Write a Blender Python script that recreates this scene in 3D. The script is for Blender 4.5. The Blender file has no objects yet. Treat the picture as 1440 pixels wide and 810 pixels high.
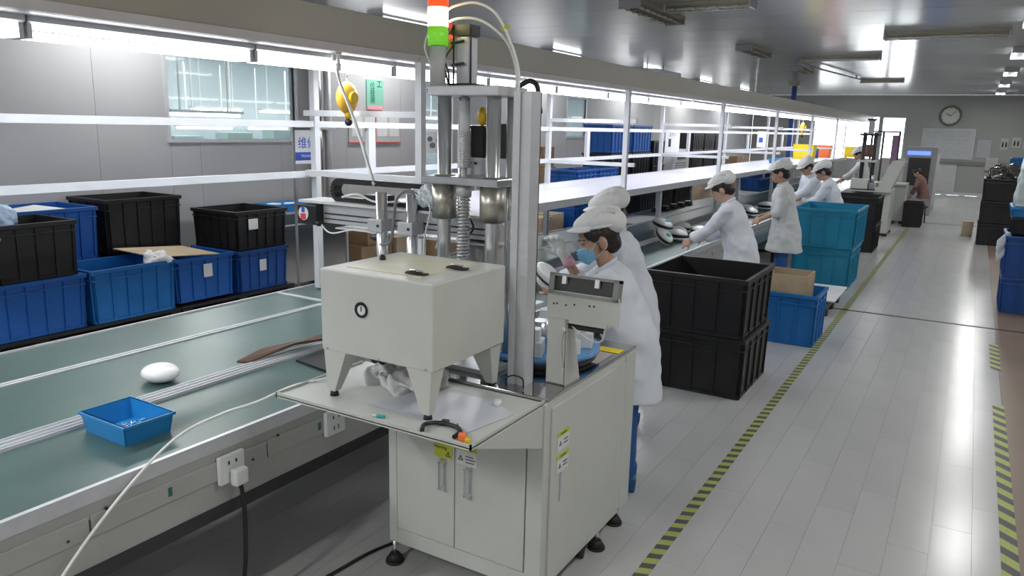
import bpy, bmesh, math, random
from math import pi, sin, cos, radians
from mathutils import Vector, Matrix, Euler
random.seed(7)
SC = bpy.context.scene
COL = SC.collection

# ------------------------------------------------------------------ camera
cam = bpy.data.cameras.new('camera')
cam.sensor_width = 36.0
cam.lens = 26.9
cam.clip_end = 200
co = bpy.data.objects.new('camera', cam)
COL.objects.link(co)
co.matrix_world = Matrix.Translation((0, 0, 2.0)) @ Matrix((
    (0.85822686, -0.12521194, 0.49776363),
    (0.5127612, 0.1659624, -0.84233748),
    (0.02286066, 0.97815053, 0.20663722))).to_4x4()
SC.camera = co
# ------------------------------------------------------------------ world / exposure
wd = bpy.data.worlds.new('daylight')
SC.world = wd
wd.use_nodes = True
wd.node_tree.nodes['Background'].inputs[0].default_value = (0.93, 0.97, 1.0, 1)
wd.node_tree.nodes['Background'].inputs[1].default_value = 9.0
SC.view_settings.view_transform = 'Standard'
SC.view_settings.look = 'None'
SC.view_settings.gamma = 1
SC.view_settings.use_curve_mapping = False
SC.view_settings.exposure = 0.16
LIGHT_W = 30.0      # ceiling tube lamp
HOOD_W = 7.0       # lamp under the line hood
TUBE_E = 9.0        # look of a lit tube

def lamp(name, loc, sx, sy, w, col=(1.0, 1.0, 0.965), parent=None, rot=(0, 0, 0)):
    l = bpy.data.lights.new(name, 'AREA')
    l.shape = 'RECTANGLE'
    l.size = sx
    l.size_y = sy
    l.energy = w
    l.color = col
    o = bpy.data.objects.new(name, l)
    COL.objects.link(o)
    o.location = loc
    o.rotation_euler = rot
    o.parent = parent
    return o

# ------------------------------------------------------------------ materials
MATS = {}
def mat(name, col, rough=0.5, metal=0.0, var=0.06, scale=6.0, bump=0.0, bscale=60.0, spec=0.5, emit=0.0, alpha=None, trans=0.0, ecol=None, objrand=0.0, coat=0.0):
    if name in MATS:
        return MATS[name]
    m = bpy.data.materials.new(name)
    m.use_nodes = True
    nt = m.node_tree
    b = nt.nodes['Principled BSDF']
    b.inputs['Roughness'].default_value = rough
    b.inputs['Metallic'].default_value = metal
    b.inputs['Specular IOR Level'].default_value = spec
    b.inputs['Coat Weight'].default_value = coat
    b.inputs['Coat Roughness'].default_value = 0.08
    c4 = (col[0], col[1], col[2], 1)
    tc = nt.nodes.new('ShaderNodeTexCoord')
    nz = nt.nodes.new('ShaderNodeTexNoise')
    nz.inputs['Scale'].default_value = scale
    nz.inputs['Detail'].default_value = 4
    nt.links.new(tc.outputs['Object'], nz.inputs['Vector'])
    hsv = nt.nodes.new('ShaderNodeHueSaturation')
    hsv.inputs['Color'].default_value = c4
    mr = nt.nodes.new('ShaderNodeMapRange')
    mr.inputs[1].default_value = 0.25
    mr.inputs[2].default_value = 0.75
    mr.inputs[3].default_value = 1 - var
    mr.inputs[4].default_value = 1 + var
    nt.links.new(nz.outputs[0], mr.inputs[0])
    last = mr.outputs[0]
    if objrand:
        oi = nt.nodes.new('ShaderNodeObjectInfo')
        m2 = nt.nodes.new('ShaderNodeMapRange')
        m2.inputs[3].default_value = 1 - objrand
        m2.inputs[4].default_value = 1 + objrand
        nt.links.new(oi.outputs['Random'], m2.inputs[0])
        mm = nt.nodes.new('ShaderNodeMath')
        mm.operation = 'MULTIPLY'
        nt.links.new(last, mm.inputs[0])
        nt.links.new(m2.outputs[0], mm.inputs[1])
        last = mm.outputs[0]
    nt.links.new(last, hsv.inputs['Value'])
    nt.links.new(hsv.outputs[0], b.inputs['Base Color'])
    if bump:
        n2 = nt.nodes.new('ShaderNodeTexNoise')
        n2.inputs['Scale'].default_value = bscale
        nt.links.new(tc.outputs['Object'], n2.inputs['Vector'])
        bp = nt.nodes.new('ShaderNodeBump')
        bp.inputs['Strength'].default_value = bump
        bp.inputs['Distance'].default_value = 0.01
        nt.links.new(n2.outputs[0], bp.inputs['Height'])
        nt.links.new(bp.outputs[0], b.inputs['Normal'])
    if emit:
        b.inputs['Emission Color'].default_value = (ecol or col) + (1,) if len(ecol or col) == 3 else (ecol or col)
        b.inputs['Emission Strength'].default_value = emit
    if alpha is not None:
        b.inputs['Alpha'].default_value = alpha
    b.inputs['Transmission Weight'].default_value = trans
    MATS[name] = m
    return m

def stripe_mat(name, c1, c2, period, skew, rough=0.45):
    m = mat(name, c1, rough)
    nt = m.node_tree
    b = nt.nodes['Principled BSDF']
    ge = nt.nodes.new('ShaderNodeNewGeometry')
    sp = nt.nodes.new('ShaderNodeSeparateXYZ')
    nt.links.new(ge.outputs['Position'], sp.inputs[0])
    a = nt.nodes.new('ShaderNodeMath'); a.operation = 'MULTIPLY_ADD'
    a.inputs[1].default_value = skew
    nt.links.new(sp.outputs[0], a.inputs[0]); nt.links.new(sp.outputs[1], a.inputs[2])
    d = nt.nodes.new('ShaderNodeMath'); d.operation = 'DIVIDE'; d.inputs[1].default_value = period
    nt.links.new(a.outputs[0], d.inputs[0])
    f = nt.nodes.new('ShaderNodeMath'); f.operation = 'FRACT'
    nt.links.new(d.outputs[0], f.inputs[0])
    g = nt.nodes.new('ShaderNodeMath'); g.operation = 'GREATER_THAN'; g.inputs[1].default_value = 0.52
    nt.links.new(f.outputs[0], g.inputs[0])
    mx = nt.nodes.new('ShaderNodeMix'); mx.data_type = 'RGBA'
    mx.inputs[6].default_value = c1 + (1,)
    mx.inputs[7].default_value = c2 + (1,)
    nt.links.new(g.outputs[0], mx.inputs[0])
    nz = nt.nodes.new('ShaderNodeTexNoise'); nz.inputs['Scale'].default_value = 25
    hs = nt.nodes.new('ShaderNodeHueSaturation')
    mr = nt.nodes.new('ShaderNodeMapRange'); mr.inputs[3].default_value = .7; mr.inputs[4].default_value = 1.2
    nt.links.new(nz.outputs[0], mr.inputs[0]); nt.links.new(mr.outputs[0], hs.inputs['Value'])
    nt.links.new(mx.outputs[2], hs.inputs['Color'])
    nt.links.new(hs.outputs[0], b.inputs['Base Color'])
    return m

M = dict(
    floor=mat('vinyl_plank', (0.47, 0.475, 0.47), 0.22, var=.05, scale=2.2, objrand=.02, spec=.5, bump=.04, bscale=12),
    seam=mat('floor_joint', (0.27, 0.265, 0.26), .6),
    mat_brown=mat('brown_floor_sheet', (0.22, 0.16, 0.12), .4, var=.12, scale=1.5),
    ceil=mat('ceiling_panel', (0.47, 0.485, 0.505), .17, var=.06, scale=.7, objrand=.04, spec=.9),
    ceilseam=mat('ceiling_joint', (0.12, 0.12, 0.125), .7),
    wall=mat('wall_panel', (0.46, 0.465, 0.485), .42, var=.04, scale=.8, objrand=.02),
    wallseam=mat('wall_joint', (.42, .425, .44), .7),
    white=mat('white_paint', (0.72, 0.74, 0.74), .32),
    frame=mat('white_aluminium', (0.62, 0.64, 0.67), .35, metal=.0),
    cream=mat('cream_powder_coat', (0.56, 0.58, 0.54), .38, var=.03, bump=.02, bscale=150),
    cream2=mat('cream_box_coat', (0.60, 0.61, 0.57), .30, var=.03, bump=.02, bscale=150),
    beam=mat('beige_hood_coat', (0.44, 0.42, 0.35), .35, var=.06, scale=1.5),
    lip=mat('hood_lip', (0.66, 0.62, 0.63), .4),
    hoodin=mat('hood_inside', (0.40, 0.38, 0.42), .4),
    alu=mat('aluminium', (0.58, 0.60, 0.62), .28, metal=.85, var=.05, scale=20),
    aluw=mat('matt_aluminium', (0.62, 0.63, 0.66), .4, metal=.35, var=.05, scale=20),
    chrome=mat('chrome', (0.76, 0.77, 0.79), .26, metal=.85, var=.03),
    nickel=mat('nickel', (0.55, 0.53, 0.48), .36, metal=1.0, var=.05),
    steel=mat('brushed_steel', (0.55, 0.53, 0.50), .18, metal=1.0, var=.1, scale=3),
    mirror=mat('polished_plate', (0.45, 0.44, 0.44), .08, metal=1.0, var=.05),
    dark=mat('dark_metal', (0.035, 0.035, 0.037), .45),
    black=mat('black_plastic', (0.015, 0.015, 0.016), .38, var=.15),
    binblack=mat('black_bin_plastic', (0.013, 0.013, 0.014), .42, var=.25, scale=9),
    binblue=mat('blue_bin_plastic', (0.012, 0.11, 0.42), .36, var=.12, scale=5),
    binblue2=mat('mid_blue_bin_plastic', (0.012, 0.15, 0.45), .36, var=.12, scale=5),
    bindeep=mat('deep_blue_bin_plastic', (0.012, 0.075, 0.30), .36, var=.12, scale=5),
    teal=mat('teal_bin_plastic', (0.015, 0.25, 0.42), .33, var=.12, scale=5),
    sky=mat('sky_blue_plastic', (0.02, 0.24, 0.58), .33, var=.08),
    rubber=mat('rubber', (0.02, 0.02, 0.02), .6),
    belt=mat('green_belt', (0.07, 0.125, 0.115), .33, var=.16, scale=2.5, bump=.03, bscale=30),
    beltfar=mat('grey_belt', (0.22, 0.24, 0.235), .3, var=.1, scale=2.5),
    panel=mat('grey_side_panel', (0.42, 0.42, 0.40), .45),
    shelf=mat('white_shelf_laminate', (0.64, 0.64, 0.72), .28, var=.03),
    card=mat('cardboard', (0.33, 0.22, 0.13), .8, var=.15),
    cardl=mat('pale_cardboard', (0.48, 0.38, 0.26), .8, var=.15),
    paper=mat('paper', (0.75, 0.76, 0.78), .6),
    film=mat('clear_plastic_film', (0.70, 0.76, 0.82), .25, var=.1, alpha=.75),
    bluefilm=mat('pale_blue_bag', (0.45, 0.60, 0.78), .3, var=.2, scale=14, bump=.5, bscale=25),
    hose=mat('translucent_hose', (0.80, 0.82, 0.80), .2, alpha=.7),
    hosew=mat('white_hose', (0.82, 0.84, 0.82), .3),
    cloth=mat('white_coat_cloth', (0.74, 0.78, 0.85), .75, var=.03, scale=8, bump=.25, bscale=14),
    cloth2=mat('grey_coat_cloth', (0.62, 0.65, 0.65), .75, var=.03, scale=8, bump=.25, bscale=14),
    cap=mat('white_cap_cloth', (0.80, 0.81, 0.81), .75, var=.04, bump=.3, bscale=40),
    skin=mat('skin', (0.50, 0.30, 0.21), .5, var=.08, scale=12),
    skin2=mat('light_skin', (0.58, 0.37, 0.28), .5, var=.08, scale=12),
    hair=mat('black_hair', (0.022, 0.016, 0.014), .45, var=.3, scale=40, bump=.4, bscale=90),
    lips=mat('dark_line', (0.05, 0.025, 0.02), .5),
    eyewhite=mat('eye_white', (.7, .7, .68), .2),
    mask=mat('surgical_mask', (0.22, 0.50, 0.72), .7, var=.06),
    glove=mat('knit_glove', (0.72, 0.76, 0.75), .8, bump=.5, bscale=200),
    pink=mat('pink_cuff', (0.85, 0.45, 0.55), .8),
    trouser=mat('blue_trouser', (0.02, 0.10, 0.30), .8, var=.1),
    shoe=mat('blue_shoe', (0.02, 0.09, 0.22), .6),
    brown=mat('brown_jacket', (0.22, 0.12, 0.10), .8),
    red=mat('red_plastic', (0.75, 0.03, 0.03), .4),
    yellow=mat('yellow_plastic', (0.85, 0.55, 0.02), .4),
    yel=mat('yellow_sticker', (0.55, 0.60, 0.05), .5),
    ylw=mat('bright_yellow', (0.90, 0.70, 0.02), .5),
    orange=mat('orange_plastic', (0.95, 0.22, 0.06), .45),
    green=mat('green_sign', (0.22, 0.50, 0.40), .5),
    blue=mat('pipe_blue', (0.03, 0.08, 0.35), .4),
    print_blue=mat('blue_print', (0.03, 0.10, 0.50), .5),
    ink=mat('black_print', (0.03, 0.035, 0.035), .5),
    inkg=mat('green_print', (0.02, 0.16, 0.12), .5),
    disc=mat('blue_disc', (0.10, 0.30, 0.62), .12, var=.05),
    tealp=mat('teal_part', (0.03, 0.40, 0.42), .4),
    louvre=mat('beige_fixture', (0.46, 0.43, 0.33), .35),
    glass=mat('window_glass', (0.75, 0.85, 0.9), .03, alpha=.22, spec=.9),
    tube=mat('lit_tube', (1, 1, 1), .5, emit=TUBE_E, ecol=(0.97, 0.98, 1.0)),
    offtube=mat('unlit_tube', (.75, .76, .7), .2),
    lred=mat('lamp_red', (1.0, 0.08, 0.02), .3, emit=1.1, ecol=(1.0, 0.07, 0.015)),
    lamb=mat('lamp_amber', (1.0, 0.75, 0.3), .3, emit=9.0, ecol=(1.0, 0.80, 0.38)),
    lgrn=mat('lamp_green', (0.2, 0.75, 0.05), .3, emit=.28, ecol=(0.3, 0.85, 0.05)),
    screenb=mat('blue_light', (.1, .2, .9), .3, emit=1.5, ecol=(.12, .22, 1.0)),
    wblue=mat('reddish_logo', (.65, .05, .06), .5),
)
M['hazard'] = stripe_mat('hazard_tape', (0.42, 0.44, 0.13), (0.10, 0.105, 0.10), .098, -.35)
M['hazard2'] = stripe_mat('hazard_tape_bright', (0.40, 0.44, 0.10), (0.055, 0.06, 0.065), .17, .9)

# ------------------------------------------------------------------ mesh builder
class MB:
    def __init__(s):
        s.bm = bmesh.new()
    def bx(s, x0, x1, y0, y1, z0, z1, mtx=None, mi=0):
        vs = [Vector(p) for p in ((x0, y0, z0), (x1, y0, z0), (x1, y1, z0), (x0, y1, z0), (x0, y0, z1), (x1, y0, z1), (x1, y1, z1), (x0, y1, z1))]
        if mtx is not None:
            vs = [mtx @ v for v in vs]
        v = [s.bm.verts.new(p) for p in vs]
        for f in ((3, 2, 1, 0), (4, 5, 6, 7), (0, 1, 5, 4), (1, 2, 6, 5), (2, 3, 7, 6), (3, 0, 4, 7)):
            fc = s.bm.faces.new([v[i] for i in f])
            fc.material_index = mi
        return s
    def frus(s, lo, hi, z0, z1):
        """box tapering between two rectangles (x0,x1,y0,y1)"""
        a, b = lo, hi
        vs = [(a[0], a[2], z0), (a[1], a[2], z0), (a[1], a[3], z0), (a[0], a[3], z0), (b[0], b[2], z1), (b[1], b[2], z1), (b[1], b[3], z1), (b[0], b[3], z1)]
        v = [s.bm.verts.new(p) for p in vs]
        for f in ((3, 2, 1, 0), (4, 5, 6, 7), (0, 1, 5, 4), (1, 2, 6, 5), (2, 3, 7, 6), (3, 0, 4, 7)):
            s.bm.faces.new([v[i] for i in f])
        return s
    def quad(s, pts):
        s.bm.faces.new([s.bm.verts.new(p) for p in pts])
        return s
    def cyl(s, p0, p1, r0, r1=None, n=16, caps=True):
        p0 = Vector(p0); p1 = Vector(p1)
        r1 = r0 if r1 is None else r1
        q = (p1 - p0).to_track_quat('Z', 'Y')
        ra, rb = [], []
        for i in range(n):
            a = 2 * pi * i / n
            d = q @ Vector((cos(a), sin(a), 0))
            ra.append(s.bm.verts.new(p0 + d * r0)); rb.append(s.bm.verts.new(p1 + d * r1))
        for i in range(n):
            f = s.bm.faces.new((ra[i], ra[(i + 1) % n], rb[(i + 1) % n], rb[i]))
            f.smooth = True
        if caps:
            s.bm.faces.new(ra[::-1]); s.bm.faces.new(rb)
        return s
    def tube(s, pts, r, n=8, sub=6):
        pts = [Vector(p) for p in pts]
        if sub > 1 and len(pts) > 2:
            P = [pts[0]] + pts + [pts[-1]]
            out = []
            for i in range(1, len(P) - 2):
                for k in range(sub):
                    t = k / sub
                    a, b, c, d = P[i - 1], P[i], P[i + 1], P[i + 2]
                    out.append(.5 * ((2 * b) + (c - a) * t + (2 * a - 5 * b + 4 * c - d) * t * t + (3 * b - a - 3 * c + d) * t ** 3))
            out.append(pts[-1]); pts = out
        rings = []
        up = Vector((0, 0, 1))
        for i, p in enumerate(pts):
            t = (pts[min(i + 1, len(pts) - 1)] - pts[max(i - 1, 0)]).normalized()
            x = t.cross(up)
            if x.length < .05:
                x = t.cross(Vector((1, 0, 0)))
            x.normalize(); y = x.cross(t)
            up = y
            rr = r[i * (len(r) - 1) // max(1, len(pts) - 1)] if isinstance(r, (list, tuple)) else r
            rings.append([s.bm.verts.new(p + (x * cos(2 * pi * k / n) + y * sin(2 * pi * k / n)) * rr) for k in range(n)])
        for a, b in zip(rings, rings[1:]):
            for k in range(n):
                f = s.bm.faces.new((a[k], a[(k + 1) % n], b[(k + 1) % n], b[k])); f.smooth = True
        s.bm.faces.new(rings[0][::-1]); s.bm.faces.new(rings[-1])
        return s
    def ell(s, c, r, rot=None, u=14, v=10):
        if not isinstance(r, (tuple, list)):
            r = (r, r, r)
        m = Matrix.Translation(c)
        if rot is not None:
            m = m @ (rot.to_4x4() if not isinstance(rot, (tuple, list)) else Euler(rot).to_matrix().to_4x4())
        m = m @ Matrix.Diagonal((r[0], r[1], r[2], 1))
        res = bmesh.ops.create_uvsphere(s.bm, u_segments=u, v_segments=v, radius=1, matrix=m)
        for vt in res['verts']:
            for f in vt.link_faces:
                f.smooth = True
        return s
    def hull(s, pts):
        vs = [s.bm.verts.new(p) for p in pts]
        bmesh.ops.convex_hull(s.bm, input=vs)
        for v in [v for v in vs if v.is_valid and not v.link_faces]:
            s.bm.verts.remove(v)
        return s
    def cap(s, p0, r0, p1, r1, n=10):
        pts = []
        for p, r in ((Vector(p0), r0), (Vector(p1), r1)):
            for i in range(n):
                for j in range(-2, 3):
                    a = 2 * pi * i / n; b = j * pi / 5.2
                    pts.append(p + Vector((cos(a) * cos(b), sin(a) * cos(b), sin(b))) * r)
                    if j == 2 and i == 0:
                        pts.append(p + Vector((0, 0, r))); pts.append(p - Vector((0, 0, r)))
        return s.hull(pts)
    def discs(s, rings, mtx=None, n=20):
        """solid made of hulls between successive ellipses (cx,cy,z,rx,ry)"""
        R = []
        for cx, cy, z, rx, ry in rings:
            l = [Vector((cx + rx * cos(2 * pi * i / n), cy + ry * sin(2 * pi * i / n), z)) for i in range(n)]
            if mtx is not None:
                l = [mtx(p) if callable(mtx) else mtx @ p for p in l]
            R.append(l)
        for a, b in zip(R, R[1:]):
            s.hull(a + b)
        return s
    def poly(s, pts2, axis, a, b):
        """extrude a 2-D outline along axis"""
        def P(p, t):
            return {'x': (t, p[0], p[1]), 'y': (p[0], t, p[1]), 'z': (p[0], p[1], t)}[axis]
        A = [s.bm.verts.new(P(p, a)) for p in pts2]
        B = [s.bm.verts.new(P(p, b)) for p in pts2]
        n = len(pts2)
        s.bm.faces.new(A); s.bm.faces.new(B[::-1])
        for i in range(n):
            s.bm.faces.new((A[i], B[i], B[(i + 1) % n], A[(i + 1) % n]))
        return s
    def mesh(s, name='part'):
        bmesh.ops.recalc_face_normals(s.bm, faces=s.bm.faces)
        me = bpy.data.meshes.new(name)
        s.bm.to_mesh(me); s.bm.free()
        return me

def O(name, mb, m, parent=None, loc=None, rot=None, bevel=0, smooth=False):
    me = mb.mesh(name) if isinstance(mb, MB) else mb
    if m is not None and len(me.materials) == 0:
        me.materials.append(m)
    if smooth:
        for p in me.polygons: p.use_smooth = True
    o = bpy.data.objects.new(name, me)
    COL.objects.link(o)
    if parent is not None: o.parent = parent
    if loc is not None: o.location = loc
    if rot is not None: o.rotation_euler = rot
    if bevel:
        b = o.modifiers.new('edge', 'BEVEL'); b.width = bevel; b.segments = 2; b.limit_method = 'ANGLE'
    return o
def T(name, label, cat, loc=(0, 0, 0), rz=0, group=None):
    o = bpy.data.objects.new(name, None)
    o.empty_display_size = .1
    COL.objects.link(o)
    o.location = loc; o.rotation_euler = (0, 0, rz)
    o['label'] = label; o['category'] = cat
    if group: o['group'] = group
    return o
def tag(o, label, cat, group=None):
    o['label'] = label; o['category'] = cat
    if group: o['group'] = group
    return o
def S(name, mb, m, parent=None, **k):
    o = O(name, mb, m, parent, **k)
    if parent is None: o['kind'] = 'structure'
    return o
def copy_tree(o, parent=None):
    c = o.copy(); COL.objects.link(c); c.parent = parent
    for ch in list(o.children):
        copy_tree(ch, c)
    return c
FONT = None
ORD = ['first', 'second', 'third', 'fourth', 'fifth', 'sixth', 'seventh', 'eighth', 'ninth', 'tenth', 'eleventh', 'twelfth', 'thirteenth', 'fourteenth', 'fifteenth', 'sixteenth', 'seventeenth', 'eighteenth', 'nineteenth', 'twentieth', 'twenty first', 'twenty second', 'twenty third', 'twenty fourth']
def text(name, s, size, m, parent, loc, rot, ext=.0006, align='CENTER', sx=1.0):
    cu = bpy.data.curves.new(name, 'FONT')
    cu.body = s; cu.size = size; cu.extrude = ext
    cu.align_x = align; cu.align_y = 'CENTER'
    t = bpy.data.objects.new(name, cu)
    COL.objects.link(t)
    dg = bpy.context.evaluated_depsgraph_get()
    me = bpy.data.meshes.new_from_object(t.evaluated_get(dg))
    bpy.data.objects.remove(t)
    if len(me.materials) == 0: me.materials.append(m)
    else: me.materials[0] = m
    o = bpy.data.objects.new(name, me)
    COL.objects.link(o)
    o.parent = parent; o.location = loc; o.rotation_euler = rot; o.scale = (sx, 1, 1)
    return o
def blob(mb, voxel=.009, smooth=4, disp=0, dscale=.06, deci=0):
    """merge overlapping solids into one continuous skin"""
    me = mb.mesh('tmp')
    o = bpy.data.objects.new('tmp', me)
    COL.objects.link(o)
    r = o.modifiers.new('r', 'REMESH'); r.mode = 'VOXEL'; r.voxel_size = voxel; r.use_smooth_shade = True
    if smooth:
        s = o.modifiers.new('s', 'SMOOTH'); s.factor = .5; s.iterations = smooth
    if disp:
        tx = bpy.data.textures.new('folds', 'CLOUDS'); tx.noise_scale = dscale; tx.noise_depth = 1
        d = o.modifiers.new('d', 'DISPLACE'); d.texture = tx; d.strength = disp; d.mid_level = .5
        d.texture_coords = 'LOCAL'
    dg = bpy.context.evaluated_depsgraph_get()
    out = bpy.data.meshes.new_from_object(o.evaluated_get(dg))
    bpy.data.objects.remove(o)
    for p in out.polygons: p.use_smooth = True
    return out

HX = (0, pi / 2, 0)
# text rotations: on a face looking to -y / +x
RY = (pi / 2, 0, 0)
RX = (pi / 2, 0, pi / 2)

# ================================================================== STRUCTURE
X0, X1, Y0, Y1, ZC = -7.6, 9.0, -5.0, 31.0, 3.4
floor = S('floor', MB().bx(X0, X1, Y0, Y1, -.12, -.004), M['seam'])
PW, PL = .1833, .915
pm = MB().bx(.0007, PW - .0007, .0007, PL - .0007, -.0035, 0).mesh('plank'); pm.materials.append(M['floor'])
XR = .4125
for i in range(20):
    off = (i * .37 % 1) * PL
    for j in range(15):
        o = O('plank', pm, None, floor, loc=(XR - (i + 1) * PW, 1.0 - off + j * PL, 0))
far = MB()
ncol = int((XR - X0) / PW)
for i in range(ncol):
    off = (i * .37 % 1) * PL
    x1 = XR - i * PW - .0012; x0 = max(X0, x1 - PW + .0024)
    for j in range(-7, 33):
        if i < 20 and 0 <= j < 15: continue
        ya = max(Y0, 1.0 - off + j * PL + .0012); yb = min(Y1, 1.0 - off + (j + 1) * PL - .0012)
        if yb > ya: far.bx(x0, x1, ya, yb, -.004, 0)
pf = O('plank_field', far, M['floor'], floor); pf['kind'] = 'stuff'
O('brown_sheet', MB().bx(XR + .002, X1, Y0, 20.35, -.004, .001), M['mat_brown'], floor)
O('far_sheet', MB().bx(XR + .002, X1, 20.42, Y1, -.004, .0), M['floor'], floor)
S('trim_1', MB().bx(-7.5, 9, 9.43, 9.47, 0, .004), M['dark'])
S('trim_2', MB().bx(-7.5, 9, 20.37, 20.42, 0, .004), M['dark'])
tag(O('hazard_tape', MB().bx(-1.108, -1.045, .5, 20.35, .0002, .0015), M['hazard']), 'yellow and grey hazard tape running along the left side of the aisle', 'tape')
tag(O('hazard_tape', MB().bx(.352, .428, 1.0, 6.68, .0012, .0022), M['hazard2']), 'near length of striped hazard tape on the right edge of the aisle', 'tape')
tag(O('hazard_tape', MB().bx(.352, .43, 7.72, 8.75, .0012, .0022), M['hazard2']), 'short length of striped hazard tape farther along the right edge', 'tape')
tag(O('floor_tape', MB().bx(.20, .37, 13.35, 13.68, .0002, .0015), mat('worn_grey_tape', (.25, .26, .24), .6)), 'short worn grey tape mark across the right part of the aisle', 'tape')

ceiling = S('ceiling', MB().bx(X0, X1, Y0, Y1, ZC + .012, ZC + .1), M['ceilseam'])
cw = 1.161
cp = MB().bx(X0 + .003, X1 - .003, .004, cw - .004, 0, .012).mesh('ceiling_panel'); cp.materials.append(M['ceil'])
for i in range(31):
    O('ceiling_panel', cp, None, ceiling, loc=(0, Y0 + i * cw, ZC))

def wall_panels(parent, name, axis, pos, a0, a1, w, z0, z1, holes, t, m):
    """vertical sandwich panels; holes = (a,b,z0,z1)"""
    a = a0
    while a < a1 - .01:
        b = min(a + w, a1)
        segs = [(a, b, z0, z1)]
        for h in holes:
            new = []
            for s in segs:
                if h[1] <= s[0] or h[0] >= s[1]: new.append(s); continue
                if s[0] < h[0]: new.append((s[0], h[0], s[2], s[3]))
                if s[1] > h[1]: new.append((h[1], s[1], s[2], s[3]))
                l, r = max(s[0], h[0]), min(s[1], h[1])
                if h[2] > s[2]: new.append((l, r, s[2], h[2]))
                if h[3] < s[3]: new.append((l, r, h[3], s[3]))
            segs = new
        mb = MB()
        for s in segs:
            if axis == 'x': mb.bx(pos, pos + t, s[0] + .002, s[1] - .002, s[2], s[3])
            else: mb.bx(s[0] + .002, s[1] - .002, pos, pos + t, s[2], s[3])
        if segs: O(name, mb, m, parent)
        a = b
def slab_with_holes(axis, p0, p1, a0, a1, z0, z1, holes):
    mb = MB()
    xs = sorted(set([a0, a1] + [h[0] for h in holes] + [h[1] for h in holes]))
    for l, r in zip(xs, xs[1:]):
        zz = z0
        for h in sorted([h for h in holes if h[0] <= l and h[1] >= r], key=lambda h: h[2]):
            if h[2] > zz:
                mb.bx(*((p0, p1, l, r) if axis == 'x' else (l, r, p0, p1)), zz, h[2])
            zz = h[3]
        if zz < z1: mb.bx(*((p0, p1, l, r) if axis == 'x' else (l, r, p0, p1)), zz, z1)
    return mb
LH = [(5.42, 7.26, 1.775, 2.72), (10.02, 10.75, 1.2, 2.55), (15.0, 15.95, 1.82, 2.62)]
wl = S('wall_left', slab_with_holes('x', X0 - .1, X0 - .012, Y0, Y1, 0, ZC, LH), M['wallseam'])
wall_panels(wl, 'wall_panel', 'x', X0 - .012, Y0, Y1, 1.2, 0, ZC, LH, .012, M['wall'])
FH = [(-5.3, -3.12, 1.15, 2.62), (-2.98, -2.28, 1.15, 2.60)]
wf = S('wall_far', slab_with_holes('y', Y1 + .012, Y1 + .1, X0, X1, 0, ZC, FH), M['wallseam'])
wall_panels(wf, 'wall_panel', 'y', Y1, X0, X1, 1.2, 0, ZC, FH, .012, mat('far_wall_panel', (.36, .37, .355), .5, var=.04, scale=.8))
RH = [(-3, 1.5, 1.0, 2.6), (3.5, 8, 1.0, 2.6), (10, 14.5, 1.0, 2.6), (17, 21.5, 1.0, 2.6), (24, 28.5, 1.0, 2.6)]
S('wall_right', slab_with_holes('x', X1, X1 + .12, Y0, Y1, 0, ZC, []), M['wall'])
S('wall_back', MB().bx(X0, X1, Y0 - .12, Y0, 0, ZC), M['wall'])
S('baseboard_left', MB().bx(X0, X0 + .02, Y0, Y1, 0, .1), M['aluw'])
S('baseboard_far', MB().bx(X0, X1, Y1 - .02, Y1, 0, .1), M['aluw'])
S('trim_3', MB().bx(-2.1, 5, Y1 - .05, Y1, 1.04, 1.16), mat('grey_rail', (.22, .22, .21), .5))
# windows
def window(n, axis, pos, a0, a1, z0, z1, mull=0, m=None):
    w = S('window_%d' % n, MB(), None) if False else None
    mb = MB()
    t = .035
    def B(a, b, c, d):
        if axis == 'x': mb.bx(pos - .06, pos + .015, a, b, c, d)
        else: mb.bx(a, b, pos - .015, pos + .06, c, d)
    B(a0 - t, a0, z0 - t, z1 + t); B(a1, a1 + t, z0 - t, z1 + t); B(a0, a1, z0 - t, z0); B(a0, a1, z1, z1 + t)
    for k in range(1, mull + 1):
        c = a0 + (a1 - a0) * k / (mull + 1); B(c - .02, c + .02, z0, z1)
    w = S('window_%d' % n, mb, M['aluw'])
    p = MB()
    if axis == 'x': p.bx(pos - .04, pos - .034, a0, a1, z0, z1)
    else: p.bx(a0, a1, pos + .03, pos + .036, z0, z1)
    O('pane', p, m or M['glass'], w)
window(1, 'x', X0, *LH[0])
window(2, 'x', X0, *LH[1])
window(3, 'x', X0, *LH[2])
window(4, 'y', Y1, *FH[0], mull=1)
window(5, 'y', Y1, *FH[1])
# neighbouring hall behind the left windows
nb = MB()
nb.bx(-14, X0 - .1, Y0 + 5, 22, -.1, 0); nb.bx(-14, X0 - .1, 0, 22, 3.4, 3.5); nb.bx(-14.1, -14, 0, 22, 0, 3.4); nb.bx(-14, X0 - .1, -.1, 0, 0, 3.4); nb.bx(-14, X0 - .1, 22, 22.1, 0, 3.4)
S('wall_side', nb, mat('side_hall_panel', (.50, .60, .63), .5))
nbl = [(-10, 7.5), (-10, 10), (-10, 12.5), (-12, 9), (-12, 11.5), (-12, 14), (-10, 15.5), (-12, 17), (-10, 19)]
for k, (x, y) in enumerate(nbl):
    t = T('ceiling_light', ORD[k] + ' lit ceiling lamp in the side hall beyond the left windows', 'ceiling light', (x, y, 3.38), 0, 'side hall lamps')
    O('body', MB().bx(-.11, .11, -.62, .62, -.05, 0), M['white'], t)
    O('tube', MB().cyl((0, -.6, -.07), (0, .6, -.07), .02, n=8), M['tube'], t)
    lamp('area_lamp', (0, 0, -.1), .2, 1.2, 45, parent=t)
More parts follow.
